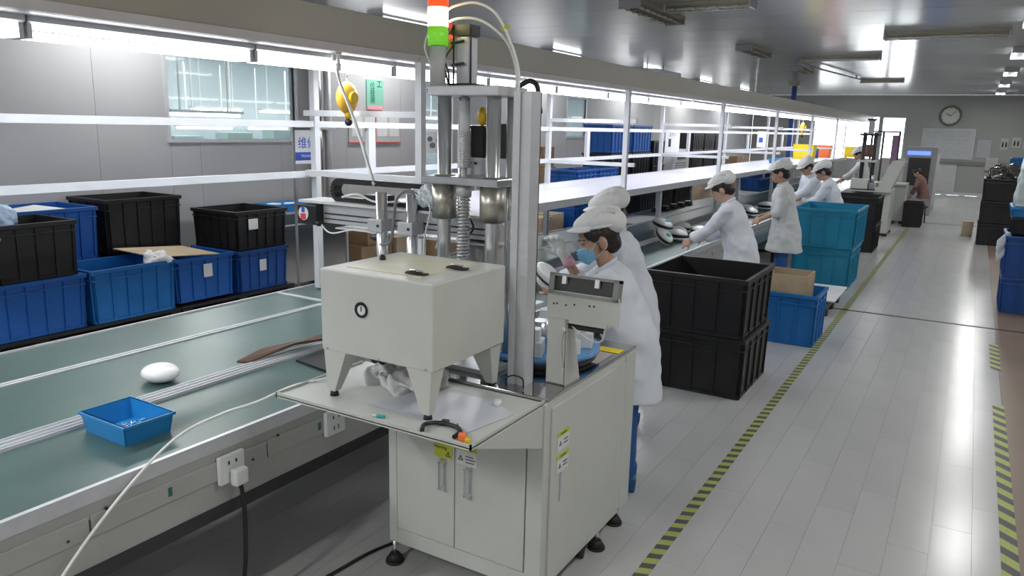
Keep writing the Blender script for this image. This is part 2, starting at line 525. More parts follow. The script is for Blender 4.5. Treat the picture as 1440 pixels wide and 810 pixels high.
for k, (x, y, z) in enumerate([(-9.3, 7.2, 1.72), (-11.3, 8.9, 1.62), (-12.4, 9.6, 1.5), (-12.4, 11.2, 1.5), (-13.3, 10.6, 1.85), (-13.3, 12.3, 1.85), (-9.4, 11.8, 1.8), (-10.9, 14.2, 1.8), (-10.9, 17.5, 1.8)]):  # lamps added in the side hall to imitate reflections in the left window
    t = T('work_lamp', ORD[k] + ' low lamp from the near end over the side hall bench', 'lamp', (x, y, z + .4), 0, 'side hall bench lamps')
    O('body', MB().bx(-.10, .10, -.6, .6, -.04, 0).bx(-.01, .01, -.4, -.38, 0, 1.1).bx(-.01, .01, .38, .4, 0, 1.1), M['white'], t)
    O('tube', MB().cyl((0, -.6, -.06), (0, .6, -.06), .022, n=8), M['tube'], t)
t = T('work_bench', 'long pale bench with green boxes in the side hall', 'bench', (-10.2, 11.5, 0))
O('top', MB().bx(-.5, .5, -4.5, 4.5, .74, .78), M['white'], t)
for yy in (-4.4, -1.5, 1.5, 4.4):
    O('leg', MB().bx(.4, .45, yy - .03, yy + .03, 0, .74).bx(-.45, -.4, yy - .03, yy + .03, 0, 1.9), M['aluw'], t)
O('upper_shelf', MB().bx(-.45, .1, -4.5, 4.5, 1.5, 1.53), M['white'], t)
for k in range(9):
    b = tag(O('storage_box', MB().bx(-.2, .1, -.25, .25, 0, .22 + .05 * (k % 3)), mat('grey_green_box', (.25, .4, .38), .6), loc=(-10.3, 7.6 + k * .95, 1.53), bevel=.01), ORD[k] + ' grey green box from the near end of the side hall shelf', 'box', 'side hall boxes')

# daylight portal helps: real area light just outside each far window, the overcast sky
def batten(x, y, lit, rz=0, label=None, z=ZC, L=1.22, power=None, group=None):
    t = T('ceiling_light', label, 'ceiling light', (x, y, z), rz, group)
    O('body', MB().poly([(-.13, 0), (.13, 0), (.13, -.02), (.06, -.055), (-.06, -.055), (-.13, -.02)], 'y', -L / 2, L / 2), M['white'] if lit else M['louvre'], t)
    for s in (-1, 1):
        O('end_cap', MB().bx(-.13, .13, s * L / 2 - .012, s * L / 2 + .012, -.09, 0), M['aluw'], t)
        O('tube', MB().cyl((s * .085, -L / 2 + .02, -.07), (s * .085, L / 2 - .02, -.07), .016, n=10), M['tube'] if lit else M['offtube'], t)
    if lit:
        lamp('area_lamp', (0, 0, -.095), .22, L - .05, power or LIGHT_W, parent=t)
    else:
        for k in range(7):
            O('louvre', MB().bx(-.12, .12, -.004, .004, -.085, -.058), M['louvre'], t, loc=(0, -L / 2 + L * (k + 1) / 8, 0))
    return t
for k, y in enumerate([.6, 4.8, 8.75, 13.5, 18.0, 22.3, 26.6]):
    names = ['nearest', 'second', 'third', 'fourth', 'fifth', 'sixth', 'farthest']
    batten(-7.0, y, True, label=names[k] + ' lit twin tube batten in the ceiling row beside the left wall')
for k, y in enumerate([2.4, 6.7, 11.0, 15.4, 19.7, 24.0, 28.2]):
    names = ['nearest', 'second', 'third', 'fourth', 'fifth', 'sixth', 'farthest']
    batten(.43, y, True, label=names[k] + ' lit batten in the ceiling row over the right edge of the aisle')
for x in (5.0,):  # unseen row added out of frame for ambient light
    for k, y in enumerate([-2, 2.4, 6.7, 11.0, 15.4, 19.7, 24.0]):
        batten(x, y, True, power=18, label=ORD[k] + ' twin tube batten over the right part of the hall', group='ceiling lights over the right part')
for x, y, w_ in ((-5.2, -2.5, 'left'), (-2.2, -1.6, 'middle'), (1.5, -3, 'right')):
    batten(x, y, True, power=75 if w_ == 'middle' else 30, label=w_ + ' twin tube batten behind the photographer', group='ceiling lights behind the viewer')
for k, y in enumerate([9.1, 14.0, 18.3]):
    batten(-3.5, y, False, label=['near', 'middle', 'far'][k] + ' unlit louvred fixture in the row above the conveyor', L=1.5 if k < 2 else 1.2)
batten(-2.35, 15.6, False, rz=pi / 2, label='unlit beige fixture set across the aisle beside the blue pipe', L=1.35)
batten(-.55, 12.4, False, rz=pi / 2, label='long unlit beige fixture nearest on the ceiling above the aisle', L=1.5)
batten(-2.3, 22.4, False, rz=pi / 2, label='small unlit fixture far along the aisle ceiling', L=1.0)
batten(-2.74, 8.8, False, rz=pi / 2, label='unlit beige fixture cut by the top edge of the view', L=.95)
t = T('ceiling_pipe', 'thin white pipe running along the ceiling to the blue post', 'pipe', (-3.2, 16, 3.34))
O('pipe', MB().cyl((0, .2, 0), (.5, 5.5, 0), .02, n=8), M['white'], t)
O('bracket', MB().bx(-.02, .02, .4, .44, 0, .06).bx(.44, .48, 5, 5.04, 0, .06), M['aluw'], t)

# far wall fittings
t = T('wall_clock', 'round clock with grey rim high on the far wall', 'clock', (-.9, Y1, 2.70))
ring = MB()
n = 32
for i in range(n):
    a0, a1 = 2 * pi * i / n, 2 * pi * (i + 1) / n
    ring.cyl((.31 * cos(a0), -.05, .31 * sin(a0)), (.31 * cos(a1), -.05, .31 * sin(a1)), .035, n=8, caps=False)
O('rim', ring, mat('clock_rim', (.16, .15, .12), .4), t)
O('dial', MB().cyl((0, -.04, 0), (0, -.01, 0), .31, n=32), mat('clock_dial', (.62, .64, .58), .5), t)
hm = MB()
for i in range(12):
    a = i * pi / 6
    hm.bx(-.008, .008, -.046, -.041, .235, .275, Matrix.Rotation(a, 4, 'Y'))
O('hour_marks', hm, M['ink'], t)
O('hour_hand', MB().bx(-.012, .012, -.05, -.044, -.02, .15, Matrix.Rotation(radians(300), 4, 'Y')), M['ink'], t)
O('minute_hand', MB().bx(-.008, .008, -.055, -.05, -.03, .23, Matrix.Rotation(radians(45), 4, 'Y')), M['ink'], t)
def board(name, x0, x1, z0, z1, m, label, cat, y=Y1, lines=0, frame=True):
    t = T(name, label, cat, ((x0 + x1) / 2, y, z0))
    w = (x1 - x0) / 2; h = z1 - z0
    O('sheet', MB().bx(-w, w, -.03, -.005, 0, h), m, t)
    if frame:
        O('frame', MB().bx(-w - .02, w + .02, -.04, 0, -.02, 0).bx(-w - .02, w + .02, -.04, 0, h, h + .02).bx(-w - .02, -w, -.04, 0, 0, h).bx(w, w + .02, -.04, 0, 0, h), M['aluw'], t)
    return t
wb = mat('whiteboard', (.50, .53, .53), .3)
t = board('whiteboard', -1.66, -.1, 1.26, 2.25, wb, 'large framed whiteboard with faint writing under the wall clock', 'whiteboard')
ln = MB()
random.seed(3)
for r in range(6):
    x = -.65
    while x < .6:
        l = random.uniform(.04, .2)
        if random.random() < .6: ln.bx(x, x + l, -.034, -.031, .88 - r * .13, .895 - r * .13)
        x += l + .05
O('writing', ln, mat('faint_marker', (.36, .39, .42), .5), t)
board('standing_board', -1.30, -.52, .12, 1.02, mat('lower_board', (.50, .52, .50), .4), 'tall plain white panel standing under the whiteboard', 'panel')
board('notice_sheet', .02, .42, 1.32, 1.92, mat('pale_notice', (.44, .45, .48), .5), 'pale paper notice on the wall right of the whiteboard', 'notice', frame=False)
board('wall_box', .36, .66, .93, 1.30, mat('grey_white_box', (.50, .50, .46), .5), 'small square white box on the grey wall rail', 'box', y=Y1 - .06)
for k, (x, z, w, h) in enumerate([(.80, 1.62, .22, .36), (1.13, 1.68, .26, .34), (1.45, 1.62, .26, .28)]):
    t = board('poster', x - w / 2, x + w / 2, z, z + h, mat('poster_white', (.52, .53, .50), .5), ['left poster of two figures on the far wall', 'middle poster of two tall figures on the far wall', 'right poster of two short figures by the frame edge'][k], 'poster', frame=False)
    for s in (-1, 1):
        O('printed_figure', MB().cyl((s * .05, -.034, h * .62), (s * .05, -.031, h * .62), .022, n=8).bx(s * .05 - .025, s * .05 + .025, -.034, -.031, h * .2, h * .56), M['ink'], t)
# blue pipe post
t = T('pipe_post', 'slim blue post from floor to ceiling behind the line', 'post', (-4.56, 23.0, 0))
O('pipe', MB().bx(-.06, .06, -.06, .06, 0, 3.4), M['blue'], t)
O('collar', MB().bx(-.14, .14, -.14, .14, 3.28, 3.4), M['louvre'], t)
# hanging AC unit on the left
t = T('air_conditioner', 'white slatted air conditioner hanging near the ceiling above the hood', 'air conditioner', (-6.2, 16.4, 2.93))
O('case', MB().bx(-.35, .35, -.75, .75, .06, .32), M['white'], t, bevel=.05)
for k in range(4):
    O('slat', MB().bx(.3, .36, -.7, .7, .0, .012), M['white'], t, loc=(-.12 * k, 0, .04))
for yy in (-.5, .48):
    O('hanger', MB().bx(-.01, .01, yy, yy + .02, .3, .47), M['aluw'], t)

# left wall fittings
t = T('drain_pipe', 'steel pilaster pipe on the left wall beside the large window', 'pipe', (X0 + .09, 7.55, 0))
O('pipe', MB().cyl((0, 0, 0), (0, 0, ZC), .07), M['steel'], t)
O('pipe', MB().cyl((.0, .2, 0), (.0, .2, ZC), .05), M['aluw'], t)
for z in (.6, 1.9, 2.9):
    O('clamp', MB().bx(-.09, .08, -.09, .27, z, z + .03), M['aluw'], t)
t = T('sign', 'green notice with dark writing high on the left wall', 'sign', (X0, 8.8, 2.19))
O('plate', MB().bx(0, .02, -.18, .18, 0, .42), M['green'], t)
O('header', MB().bx(.001, .022, -.16, .16, 0, .06), mat('pink_strip', (.8, .35, .38), .5), t)
text('lettering', '工', .11, M['inkg'], t, (.023, .09, .36), RX)
for k, ch in enumerate('位技術'):
    text('lettering', ch, .11, M['inkg'], t, (.023, -.06, .33 - k * .1), RX)
t = T('notice_board', 'long red framed notice board on the left wall behind the machine', 'notice board', (X0, 8.8, 1.73))
O('sheet', MB().bx(0, .015, -.56, .56, 0, .42), wb, t)
O('frame', MB().bx(0, .025, -.57, .57, -.012, 0).bx(0, .025, -.57, .57, .42, .432).bx(0, .025, -.006, .006, 0, .42), M['red'], t)
for k in range(4):
    O('notice_page', MB().bx(.016, .018, -.5 + k * .27, -.28 + k * .27, .08, .36), M['paper'], t)
t = T('poster', 'white wall poster showing grey appliance parts behind the chrome columns', 'poster', (X0, 10.25, 1.55))
O('sheet', MB().bx(.02, .03, -.27, .27, 0, .34), M['paper'], t)
for k, (y, z, r) in enumerate([(-.15, .22, .07), (-.08, .12, .08), (.1, .2, .08), (.16, .1, .06)]):
    O('printed_part', MB().ell((.031, y, z), (.003, r, r * .6)), mat('grey_print', (.15, .2, .22), .5), t)

# ================================================================== CONVEYOR
CY0, CY1 = -1.0, 24.0
t = T('conveyor', 'long assembly conveyor with three green belts and aluminium dividers', 'conveyor', (-3.4, 0, 0))
def cb(name, x0, x1, y0, y1, z0, z1, m, par=None, **k):
    return O(name, MB().bx(x0 + 3.4, x1 + 3.4, y0, y1, z0, z1), m, par or t, **k)
cb('belt', -3.02, -2.475, CY0, CY1, .70, .745, M['belt'])
cb('belt', -3.78, -3.13, CY0, CY1, .70, .745, M['belt'])
cb('belt', -4.325, -3.83, CY0, 3.88, .70, .745, M['belt'])
cb('belt', -4.325, -3.83, 3.92, CY1, .70, .745, M['belt'])
cb('cross_strip', -4.34, -3.80, 3.88, 3.92, .70, .752, M['aluw'])
dv = cb('divider', -3.13, -3.02, CY0, CY1, .70, .75, M['aluw'])
for x in (-3.125, -3.095, -3.06, -3.03):
    cb('divider_rib', x, x + .006, CY0, CY1, .75, .76, M['frame'], dv)
dv = cb('divider', -3.83, -3.78, CY0, CY1, .70, .752, M['aluw'])
cb('divider_rib', -3.812, -3.798, CY0, CY1, .752, .758, M['frame'], dv)
cb('edge_rail', -2.475, -2.455, CY0, CY1, .70, .757, M['aluw'])
cb('edge_rail', -4.34, -4.325, CY0, CY1, .70, .755, M['aluw'])
cb('side_rail', -2.48, -2.462, CY0, CY1, .64, .70, M['panel'])
y = -1.0; k = 0
while y < 23.9:
    w = .78
    pn = cb('side_panel', -2.475, -2.456, y + .004, min(y + w, 24) - .004, .575, .655, M['panel'], bevel=.002)
    if y < 9:
        O('green_button', MB().bx(.942, .947, y + .30, y + .316, .60, .635), mat('button_green', (.03, .14, .12), .4), pn)
        O('screw', MB().cyl((.942, y + .06, .66), (.948, y + .06, .66), .006, n=8), M['dark'], pn)
        O('screw', MB().cyl((.942, y + .7, .60), (.948, y + .7, .60), .005, n=8), M['dark'], pn)
    y += w
cb('lower_fascia', -2.50, -2.47, CY0, CY1, .46, .575, mat('lower_fascia', (.46, .455, .44), .5))
cb('steel_bar', -2.52, -2.465, CY0, CY1, .405, .46, M['dark'])
cb('steel_bar', -4.32, -4.27, CY0, CY1, .405, .46, M['dark'])
cb('under_tray', -4.32, -2.50, CY0, CY1, .60, .62, M['panel'])
y = .7
while y < 24:
    for x in (-2.54, -4.30):
        cb('leg', x - .02, x + .03, y, y + .05, 0, .41, M['dark'])
    cb('cross_bar', -4.30, -2.54, y, y + .04, .15, .19, M['dark'])
    y += 2.9
# sockets
def socket(y, plug, label):
    s = T('wall_socket', label, 'socket', (-2.456, y, .61))
    O('plate', MB().bx(0, .022, -.062, .062, -.055, .065), M['white'], s, bevel=.005)
    for a in (-.018, .018):
        O('slot', MB().bx(.0225, .0235, a - .004, a + .004, .025, .04), M['dark'], s)
    for a in (-.014, .014):
        O('slot', MB().bx(.0225, .0235, a - .003, a + .003, -.03, -.01), M['dark'], s)
    return s
socket(1.92, True, 'white power socket with a plug pushed in, on the near conveyor side')
socket(2.515, False, 'white empty power socket near the cabinet tray, on the conveyor side')
t = T('power_plug', 'white plug with black cable hanging down from the near socket', 'plug', (-2.433, 1.935, .595))
O('plug_body', MB().bx(0, .04, -.035, .03, -.05, .02), M['white'], t, bevel=.008)
O('cable', MB().tube([(.02, 0, -.05), (.03, -.0, -.09), (.05, -.01, -.2), (.06, -.03, -.4), (.05, -.06, -.54), (.04, -.2, -.586), (.02, -.5, -.587)], .009), M['black'], t)
tag(O('power_cable', MB().tube([(-2.32, 1.6, .008), (-2.28, 2.0, .008), (-2.25, 2.29, .008), (-2.20, 2.6, .008), (-2.0, 3.0, .008)], .008), M['black']), 'black cable lying on the floor by the cabinet foot', 'cable')

# items on the belts
def tray(x, y, z, lx, ly, h, m, label, rz=0, group=None, name='parts_tray'):
    t = T(name, label, 'tray', (x, y, z), rz, group)
    mb = MB(); a, b = lx / 2, ly / 2; th = .006; k = .90
    mb.bx(-a * k, a * k, -b * k, b * k, 0, .005)
    for s in (-1, 1):
        mb.hull([Vector(p) for p in ((s * a * k, -b * k, 0), (s * (a * k - th), -b * k, 0), (s * a * k, b * k, 0), (s * (a * k - th), b * k, 0), (s * a, -b, h), (s * (a - th), -b, h), (s * a, b, h), (s * (a - th), b, h))])
        mb.hull([Vector(p) for p in ((-a * k, s * b * k, 0), (-a * k, s * (b * k - th), 0), (a * k, s * b * k, 0), (a * k, s * (b * k - th), 0), (-a, s * b, h), (-a, s * (b - th), h), (a, s * b, h), (a, s * (b - th), h))])
    O('shell', mb, m, t)
    r = MB().bx(-a - .006, a + .006, -b - .006, -b + .006, h - .012, h).bx(-a - .006, a + .006, b - .006, b + .006, h - .012, h).bx(-a - .006, -a + .006, -b, b, h - .012, h).bx(a - .006, a + .006, -b, b, h - .012, h)
    O('rim', r, m, t)
    return t
tr = tray(-2.83, 1.735, .745, .30, .215, .085, M['sky'], 'small bright blue tray with metal bits on the near belt', rz=-.02)
mb = MB()
random.seed(5)
for k in range(70):
    x, y = random.gauss(0, .035), random.gauss(0, .03)
    a = random.uniform(0, pi)
    mb.cyl((x, y, .008 + random.random() * .012), (x + .018 * cos(a), y + .018 * sin(a), .012 + random.random() * .012), .0022, n=5)
o = tag(O('metal_bits', mb, M['chrome'], loc=(-2.83, 1.735, .745)), 'small heap of metal screws inside the bright blue tray', 'screws'); o['kind'] = 'stuff'
t = T('iron_shell', 'smooth white egg shaped shell lying alone on the middle belt', 'shell', (-3.27, 2.19, .745))
O('upper_shell', MB().ell((0, 0, .045), (.095, .085, .045), u=28, v=18), mat('glossy_white_shell', (.85, .86, .86), .2), t)
O('lower_shell', MB().ell((0, 0, .035), (.088, .078, .035), u=28, v=18), mat('glossy_white_shell', (.85, .86, .86), .2), t)
# brown folded sheet
mb = MB()
pts = [(-3.17, 2.56), (-3.13, 2.60), (-3.06, 2.86), (-2.98, 3.12), (-3.03, 3.16), (-3.13, 2.98), (-3.19, 2.74)]
mb.poly([(p[0] + 3.1, p[1] - 2.85) for p in pts], 'z', 0, .012)
for v in mb.bm.verts:
    v.co.z += .02 + .10 * max(0, (v.co.y + .2)) + .015 * sin(v.co.x * 40)
tag(O('cardboard_sheet', mb, mat('brown_kraft', (.11, .065, .045), .75, var=.25, scale=12), loc=(-3.1, 2.85, .745), bevel=.003), 'bent brown cardboard sheet on the divider left of the white box', 'cardboard')
mb = MB()
mb.poly([(-.17, -.24), (.22, -.30), (.26, .35), (-.17, .38)], 'z', 0, .012)
tag(O('black_mat', mb, M['black'], loc=(-2.80, 3.02, .746)), 'black rubber mat on the belt behind the white box', 'mat')  # dark sheet stands in for the shade behind the box

# ------------------------------------------------------------------ overhead frame
t = T('line_frame', 'white aluminium frame of posts and rails carrying the hood over the conveyor', 'frame', (-3.7, 4, 0))
def fb(name, x0, x1, y0, y1, z0, z1, m=M['frame'], **k):
    return O(name, MB().bx(x0 + 3.7, x1 + 3.7, y0 - 4, y1 - 4, z0, z1), m, t, **k)
FY = [4.1 + 3.5 * i for i in range(6)]
RYS = [4.2, 7.85, 11.55, 15.1, 18.6, 22.1]
for i, y in enumerate(FY):
    fb('front_post', -3.175, -3.125, y - .025, y + .025, .76, 2.42)
for i, y in enumerate(RYS):
    fb('rear_post', -4.225, -4.175, y - .025, y + .025, .758, 2.42)
    if i > 0:
        fb('crossbar', -4.19, -3.14, y - .02, y + .02, 1.60, 1.64); fb('crossbar', -4.19, -3.14, y - .02, y + .02, 2.06, 2.10)
    else:
        fb('crossbar', -4.19, -3.14, 4.08, 4.12, 1.615, 1.655); fb('crossbar', -4.19, -3.14, 4.08, 4.12, 2.04, 2.08)
fb('long_rail', -4.22, -4.185, -1, 24, 1.96, 2.005)
fb('long_rail', -4.22, -4.185, -1, 24, 1.60, 1.645)
for y in (4.82, 8.9, 12.9, 16.9, 18.4, 20.3):
    fb('strut', -4.23, -4.19, y - .04, y + .04, 1.64, 1.965)
# under-shelf legs
for y in (5.2, 8.75, 12.3, 15.8, 19.3):
    fb('shelf_leg', -3.19, -3.14, y - .025, y + .025, .76, 1.30, M['aluw'])
    fb('shelf_bracket', -4.18, -3.14, y - .02, y + .02, 1.27, 1.30, M['aluw'])
t = T('upper_shelf', 'long white laminated shelf running above the belts', 'shelf', (-3.65, 4.5, 1.30))
k = 0; y = 0
while y < 19:
    O('shelf_board', MB().bx(-.53, .53, y + .002, y + 1.748, .03, .065), M['shelf'], t, bevel=.003)
    y += 1.75
O('front_edge', MB().bx(.53, .55, 0, 19.2, 0, .07), M['aluw'], t)
O('back_edge', MB().bx(-.55, -.53, 0, 19.2, 0, .07), M['aluw'], t)
# hood
t = T('light_hood', 'long beige ceiling hood box over the conveyor with hanging tube lamps', 'hood', (-3.7, 0, 2.42))
O('hood_box', MB().bx(-.55, .55, -3, 29.5, .012, .205), M['beam'], t, bevel=.004)
O('soffit', MB().bx(-.52, .50, -3, 29.5, .0, .011), M['hoodin'], t)
O('front_lip', MB().bx(.50, .56, -3, 29.5, -.03, .012), M['lip'], t)
O('back_lip', MB().bx(-.56, -.52, -3, 29.5, -.03, .012), M['lip'], t)
y = -2.0
while y < 29:
    O('drop_fitting', MB().cyl((.18, y + .9, 0), (.18, y + .9, -.045), .016, n=8), M['white'], t)
    y += 2.4
hl = T('tube_lamp', 'x', 'lamp', (-3.65, -1.2, 2.42))
O('batten', MB().poly([(-.09, 0), (.09, 0), (.09, -.025), (.03, -.05), (-.03, -.05), (-.09, -.025)], 'y', -.61, .61), M['white'], hl)
O('tube', MB().cyl((.045, -.58, -.078), (.045, .58, -.078), .016, n=10), M['tube'], hl)
O('tube', MB().cyl((-.045, -.58, -.078), (-.045, .58, -.078), .016, n=10), M['tube'], hl)
for s in (-1, 1):
    O('holder', MB().bx(-.07, .07, s * .6 - .01, s * .6 + .01, -.095, 0), M['white'], hl)
lamp('area_lamp', (0, 0, -.10), .13, 1.15, HOOD_W, col=(.93, .95, 1.0), parent=hl)
hl['group'] = 'tube lamps under the hood'
lab = 'lit tube lamp in the row hanging under the hood'
hl['label'] = lab
ys = [-1.2 + 1.235 * i for i in range(1, 24)]
hl.location.y = -1.2
hl['label'] = 'lit tube lamp under the hood, nearest the camera of the row'
for k, y in enumerate(ys):
    c = copy_tree(hl); c.location.y = y
    c['label'] = ORD[k + 1] + ' hood tube lamp counted from the near end'

# tool balancers & hoses
def balancer(x, y, z, label, s=1.0):
    t = T('tool_balancer', label, 'tool balancer', (x, y, z))
    O('case', MB().ell((0, 0, 0), (.05 * s, .085 * s, .10 * s), u=24, v=16), mat('amber_plastic', (.80, .45, .05), .35), t)
    O('hub', MB().cyl((.04 * s, 0, 0), (.065 * s, 0, 0), .035 * s), M['yellow'], t)
    O('spout', MB().cyl((0, 0, -.08 * s), (0, .01, -.13 * s), .03 * s, .014 * s), M['yellow'], t)
    O('stopper', MB().ell((0, .01, -.15 * s), .024 * s), M['black'], t)
    O('hook', MB().tube([(0, 0, .09 * s), (0, 0, 2.42 - z)], .006, sub=1), M['chrome'], t)
balancer(-3.62, 3.92, 2.16, 'amber tool balancer hanging under the hood beside the near posts', 1.05)
balancer(-3.6, 19.5, 2.12, 'amber tool balancer hanging far along the line', 1.25)
t = T('air_hose', 'white air hose slanting from the hood down to the machine arm', 'hose', (-3.2, 3.4, 2.40))
O('hose', MB().tube([(0, 0, 0), (.0, -.0, -.08), (.03, -.03, -.16), (.39, -.29, -.42), (.73, -.55, -.69)], .009), M['hosew'], t)
O('coupling', MB().cyl((0, 0, -.02), (0, 0, .02), .02).cyl((0, 0, -.11), (0, 0, -.07), .014), M['white'], t)

# ------------------------------------------------------------------ sign on stand
t = T('stand_sign', 'white repair sign with blue band on a thin grey pole', 'sign', (-5.3, 5.03, 0))
O('base', MB().cyl((0, 0, 0), (0, 0, .02), .16, n=24), M['dark'], t)
O('pole', MB().cyl((0, -.0, .02), (0, -.0, 1.96), .013, n=10), mat('grey_pole', (.2, .2, .22), .4), t)
O('plate', MB().bx(-.004, .004, .01, .30, 1.62, 1.94), M['paper'], t)
O('blue_band', MB().bx(.0045, .006, .01, .30, 1.65, 1.725), M['print_blue'], t)
O('clip', MB().bx(-.012, .02, 0, .30, 1.925, 1.945), M['dark'], t)
text('lettering', '维修', .115, M['print_blue'], t, (.006, .16, 1.80), RX)
text('lettering', 'Maintenance', .035, M['paper'], t, (.0075, .17, 1.69), RX)

# ================================================================== BINS
def bin_(x0, x1, y0, y1, z0, z1, m, label, ribs=True, group=None, rz=0, taper=.96, sticker=None, pitch=.15):
    lx, ly, h = x1 - x0, y1 - y0, z1 - z0
    t = T('storage_bin', label, 'bin', ((x0 + x1) / 2, (y0 + y1) / 2, z0), rz, group)
    a, b = lx / 2 - .018, ly / 2 - .018; k = taper; th = .012
    mb = MB()
    mb.bx(-a * k, a * k, -b * k, b * k, 0.004, .02)
    for s in (-1, 1):
        mb.hull([Vector(p) for p in ((s * a * k, -b * k, 0.004), (s * (a * k - th), -b * k, 0.004), (s * a * k, b * k, 0.004), (s * (a * k - th), b * k, 0.004), (s * a, -b, h), (s * (a - th), -b, h), (s * a, b, h), (s * (a - th), b, h))])
        mb.hull([Vector(p) for p in ((-a * k, s * b * k, 0.004), (-a * k, s * (b * k - th), 0.004), (a * k, s * b * k, 0.004), (a * k, s * (b * k - th), 0.004), (-a, s * b, h), (-a, s * (b - th), h), (a, s * b, h), (a, s * (b - th), h))])
    O('shell', mb, m, t)
    r = MB()
    e = .018
    for zz, hh, ee in ((h - .035, .035, e), (h * .80, .012, e * .55)):
        r.bx(-a - ee, a + ee, -b - ee, -b + .006, zz, zz + hh).bx(-a - ee, a + ee, b - .006, b + ee, zz, zz + hh).bx(-a - ee, -a + .006, -b, b, zz, zz + hh).bx(a - .006, a + ee, -b, b, zz, zz + hh)
    O('rim', r, m, t, bevel=.004)
    rb = MB()
    for s in (-1, 1):
        n = max(2, round(lx / pitch))
        for i in range(n + 1):
            x = -a * .94 + 2 * a * .94 * i / n
            rb.hull([Vector(p) for p in ((x * k - .006, s * b * k, .01), (x * k + .006, s * b * k, .01), (x * k - .006, s * (b * k + .014), .01), (x * k + .006, s * (b * k + .014), .01), (x - .006, s * b, h - .03), (x + .006, s * b, h - .03), (x - .006, s * (b + .012), h - .03), (x + .006, s * (b + .012), h - .03))])
        n = max(2, round(ly / pitch))
        for i in range(n + 1):
            y = -b * .94 + 2 * b * .94 * i / n
            rb.hull([Vector(p) for p in ((s * a * k, y * k - .006, .01), (s * a * k, y * k + .006, .01), (s * (a * k + .014), y * k - .006, .01), (s * (a * k + .014), y * k + .006, .01), (s * a, y - .006, h - .03), (s * a, y + .006, h - .03), (s * (a + .012), y - .006, h - .03), (s * (a + .012), y + .006, h - .03))])
        rb.bx(-a * k - .008, a * k + .008, s * b * k - .008, s * b * k + .008, .004, .03)
        rb.bx(s * a * k - .008, s * a * k + .008, -b * k, b * k, .004, .03)
    O('ribs', rb, m, t)
    if sticker:
        ax, u, v, w, hh = sticker   # axis side, offset along face, height, width, height
        q = MB()
        f = lambda z: k + (1 - k) * z / h
        if ax == '+x':
            X = a * f(v) + .016
            q.bx(X, X + .002, u - w / 2, u + w / 2, v, v + hh)
        else:
            Yf = -(b * f(v) + .016)
            q.bx(u - w / 2, u + w / 2, Yf - .002, Yf, v, v + hh)
        O('paper_sticker', q, M['paper'], t, bevel=.0005)
    return t
def pallet(x0, x1, y0, y1, h, label, m=M['black'], group=None):
    t = T('pallet', label, 'pallet', ((x0 + x1) / 2, (y0 + y1) / 2, 0), 0, group)
    a, b = (x1 - x0) / 2, (y1 - y0) / 2
    n = 6
    for i in range(n):
        w = 2 * a / n
        O('deck_board', MB().bx(-a + i * w + .01, -a + (i + 1) * w - .01, -b, b, h - .03, h), m, t)
    for y in (-b + .06, 0, b - .06):
        O('bearer', MB().bx(-a, a, y - .05, y + .05, 0, h - .03), m, t)
    return t
bl, bk = M['binblue'], M['binblack']
# left wall, front row
pallet(-7.45, -6.27, 1.9, 4.47, .25, 'low black plastic pallet under the two nearest blue bins')
pallet(-7.45, -6.27, 4.48, 5.9, .25, 'low black pallet under the farther blue bins beside the wall')
bin_(-6.85, -6.28, 2.78, 3.60, .25, .71, bl, 'nearest blue bin of the lower row along the left wall', sticker=None)
bin_(-6.85, -6.28, 1.94, 2.76, .25, .71, bl, 'blue bin in the lower row cut by the left frame edge')
bin_(-6.85, -6.26, 3.62, 4.44, .25, .72, M['binblue2'], 'bright blue bin holding cardboard and white bag, second in lower row')
bin_(-6.85, -6.30, 4.46, 5.13, .27, .70, bl, 'third lower blue bin with white sticker and a cardboard flap on top', sticker=('+x', .02, .22, .10, .13))
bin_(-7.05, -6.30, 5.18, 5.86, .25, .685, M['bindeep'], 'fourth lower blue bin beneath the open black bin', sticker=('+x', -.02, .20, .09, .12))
bin_(-7.0, -6.30, 5.17, 5.86, .687, 1.09, bk, 'open black bin with torn white label stacked on the fourth blue bin', sticker=('+x', -.12, .21, .12, .11))
bin_(-6.88, -6.27, 2.90, 3.56, .712, 1.17, bk, 'black bin holding a pale blue bag, stacked on the nearest blue bin')
bin_(-6.88, -6.27, 2.2, 2.88, .712, 1.17, bk, 'black bin mostly outside the left frame edge, on the blue row')
# back row against wall
pallet(-7.55, -6.9, 3.3, 5.1, .25, 'rear black pallet against the left wall')if False else None
for z in (0.25,):
    bin_(-7.56, -6.90, 3.40, 4.16, z, z + .45, bk, 'black bin hidden low in the rear row by the left wall')
    bin_(-7.56, -6.90, 4.18, 5.05, z, z + .45, bk, 'second black bin low in the rear row by the left wall')
bin_(-7.56, -6.90, 3.40, 4.12, .702, 1.19, bl, 'blue bin with papers on top in the rear row by the wall')
bin_(-7.56, -6.92, 4.20, 5.02, .702, 1.235, bk, 'tall black bin standing in the rear row against the wall')
tag(O('paper_sheet', MB().bx(-.2, .2, -.2, .15, 0, .01), M['paper'], loc=(-7.2, 3.75, 1.16), rot=(.05, .05, .3)), 'white paper lying across the rear blue bin', 'paper')
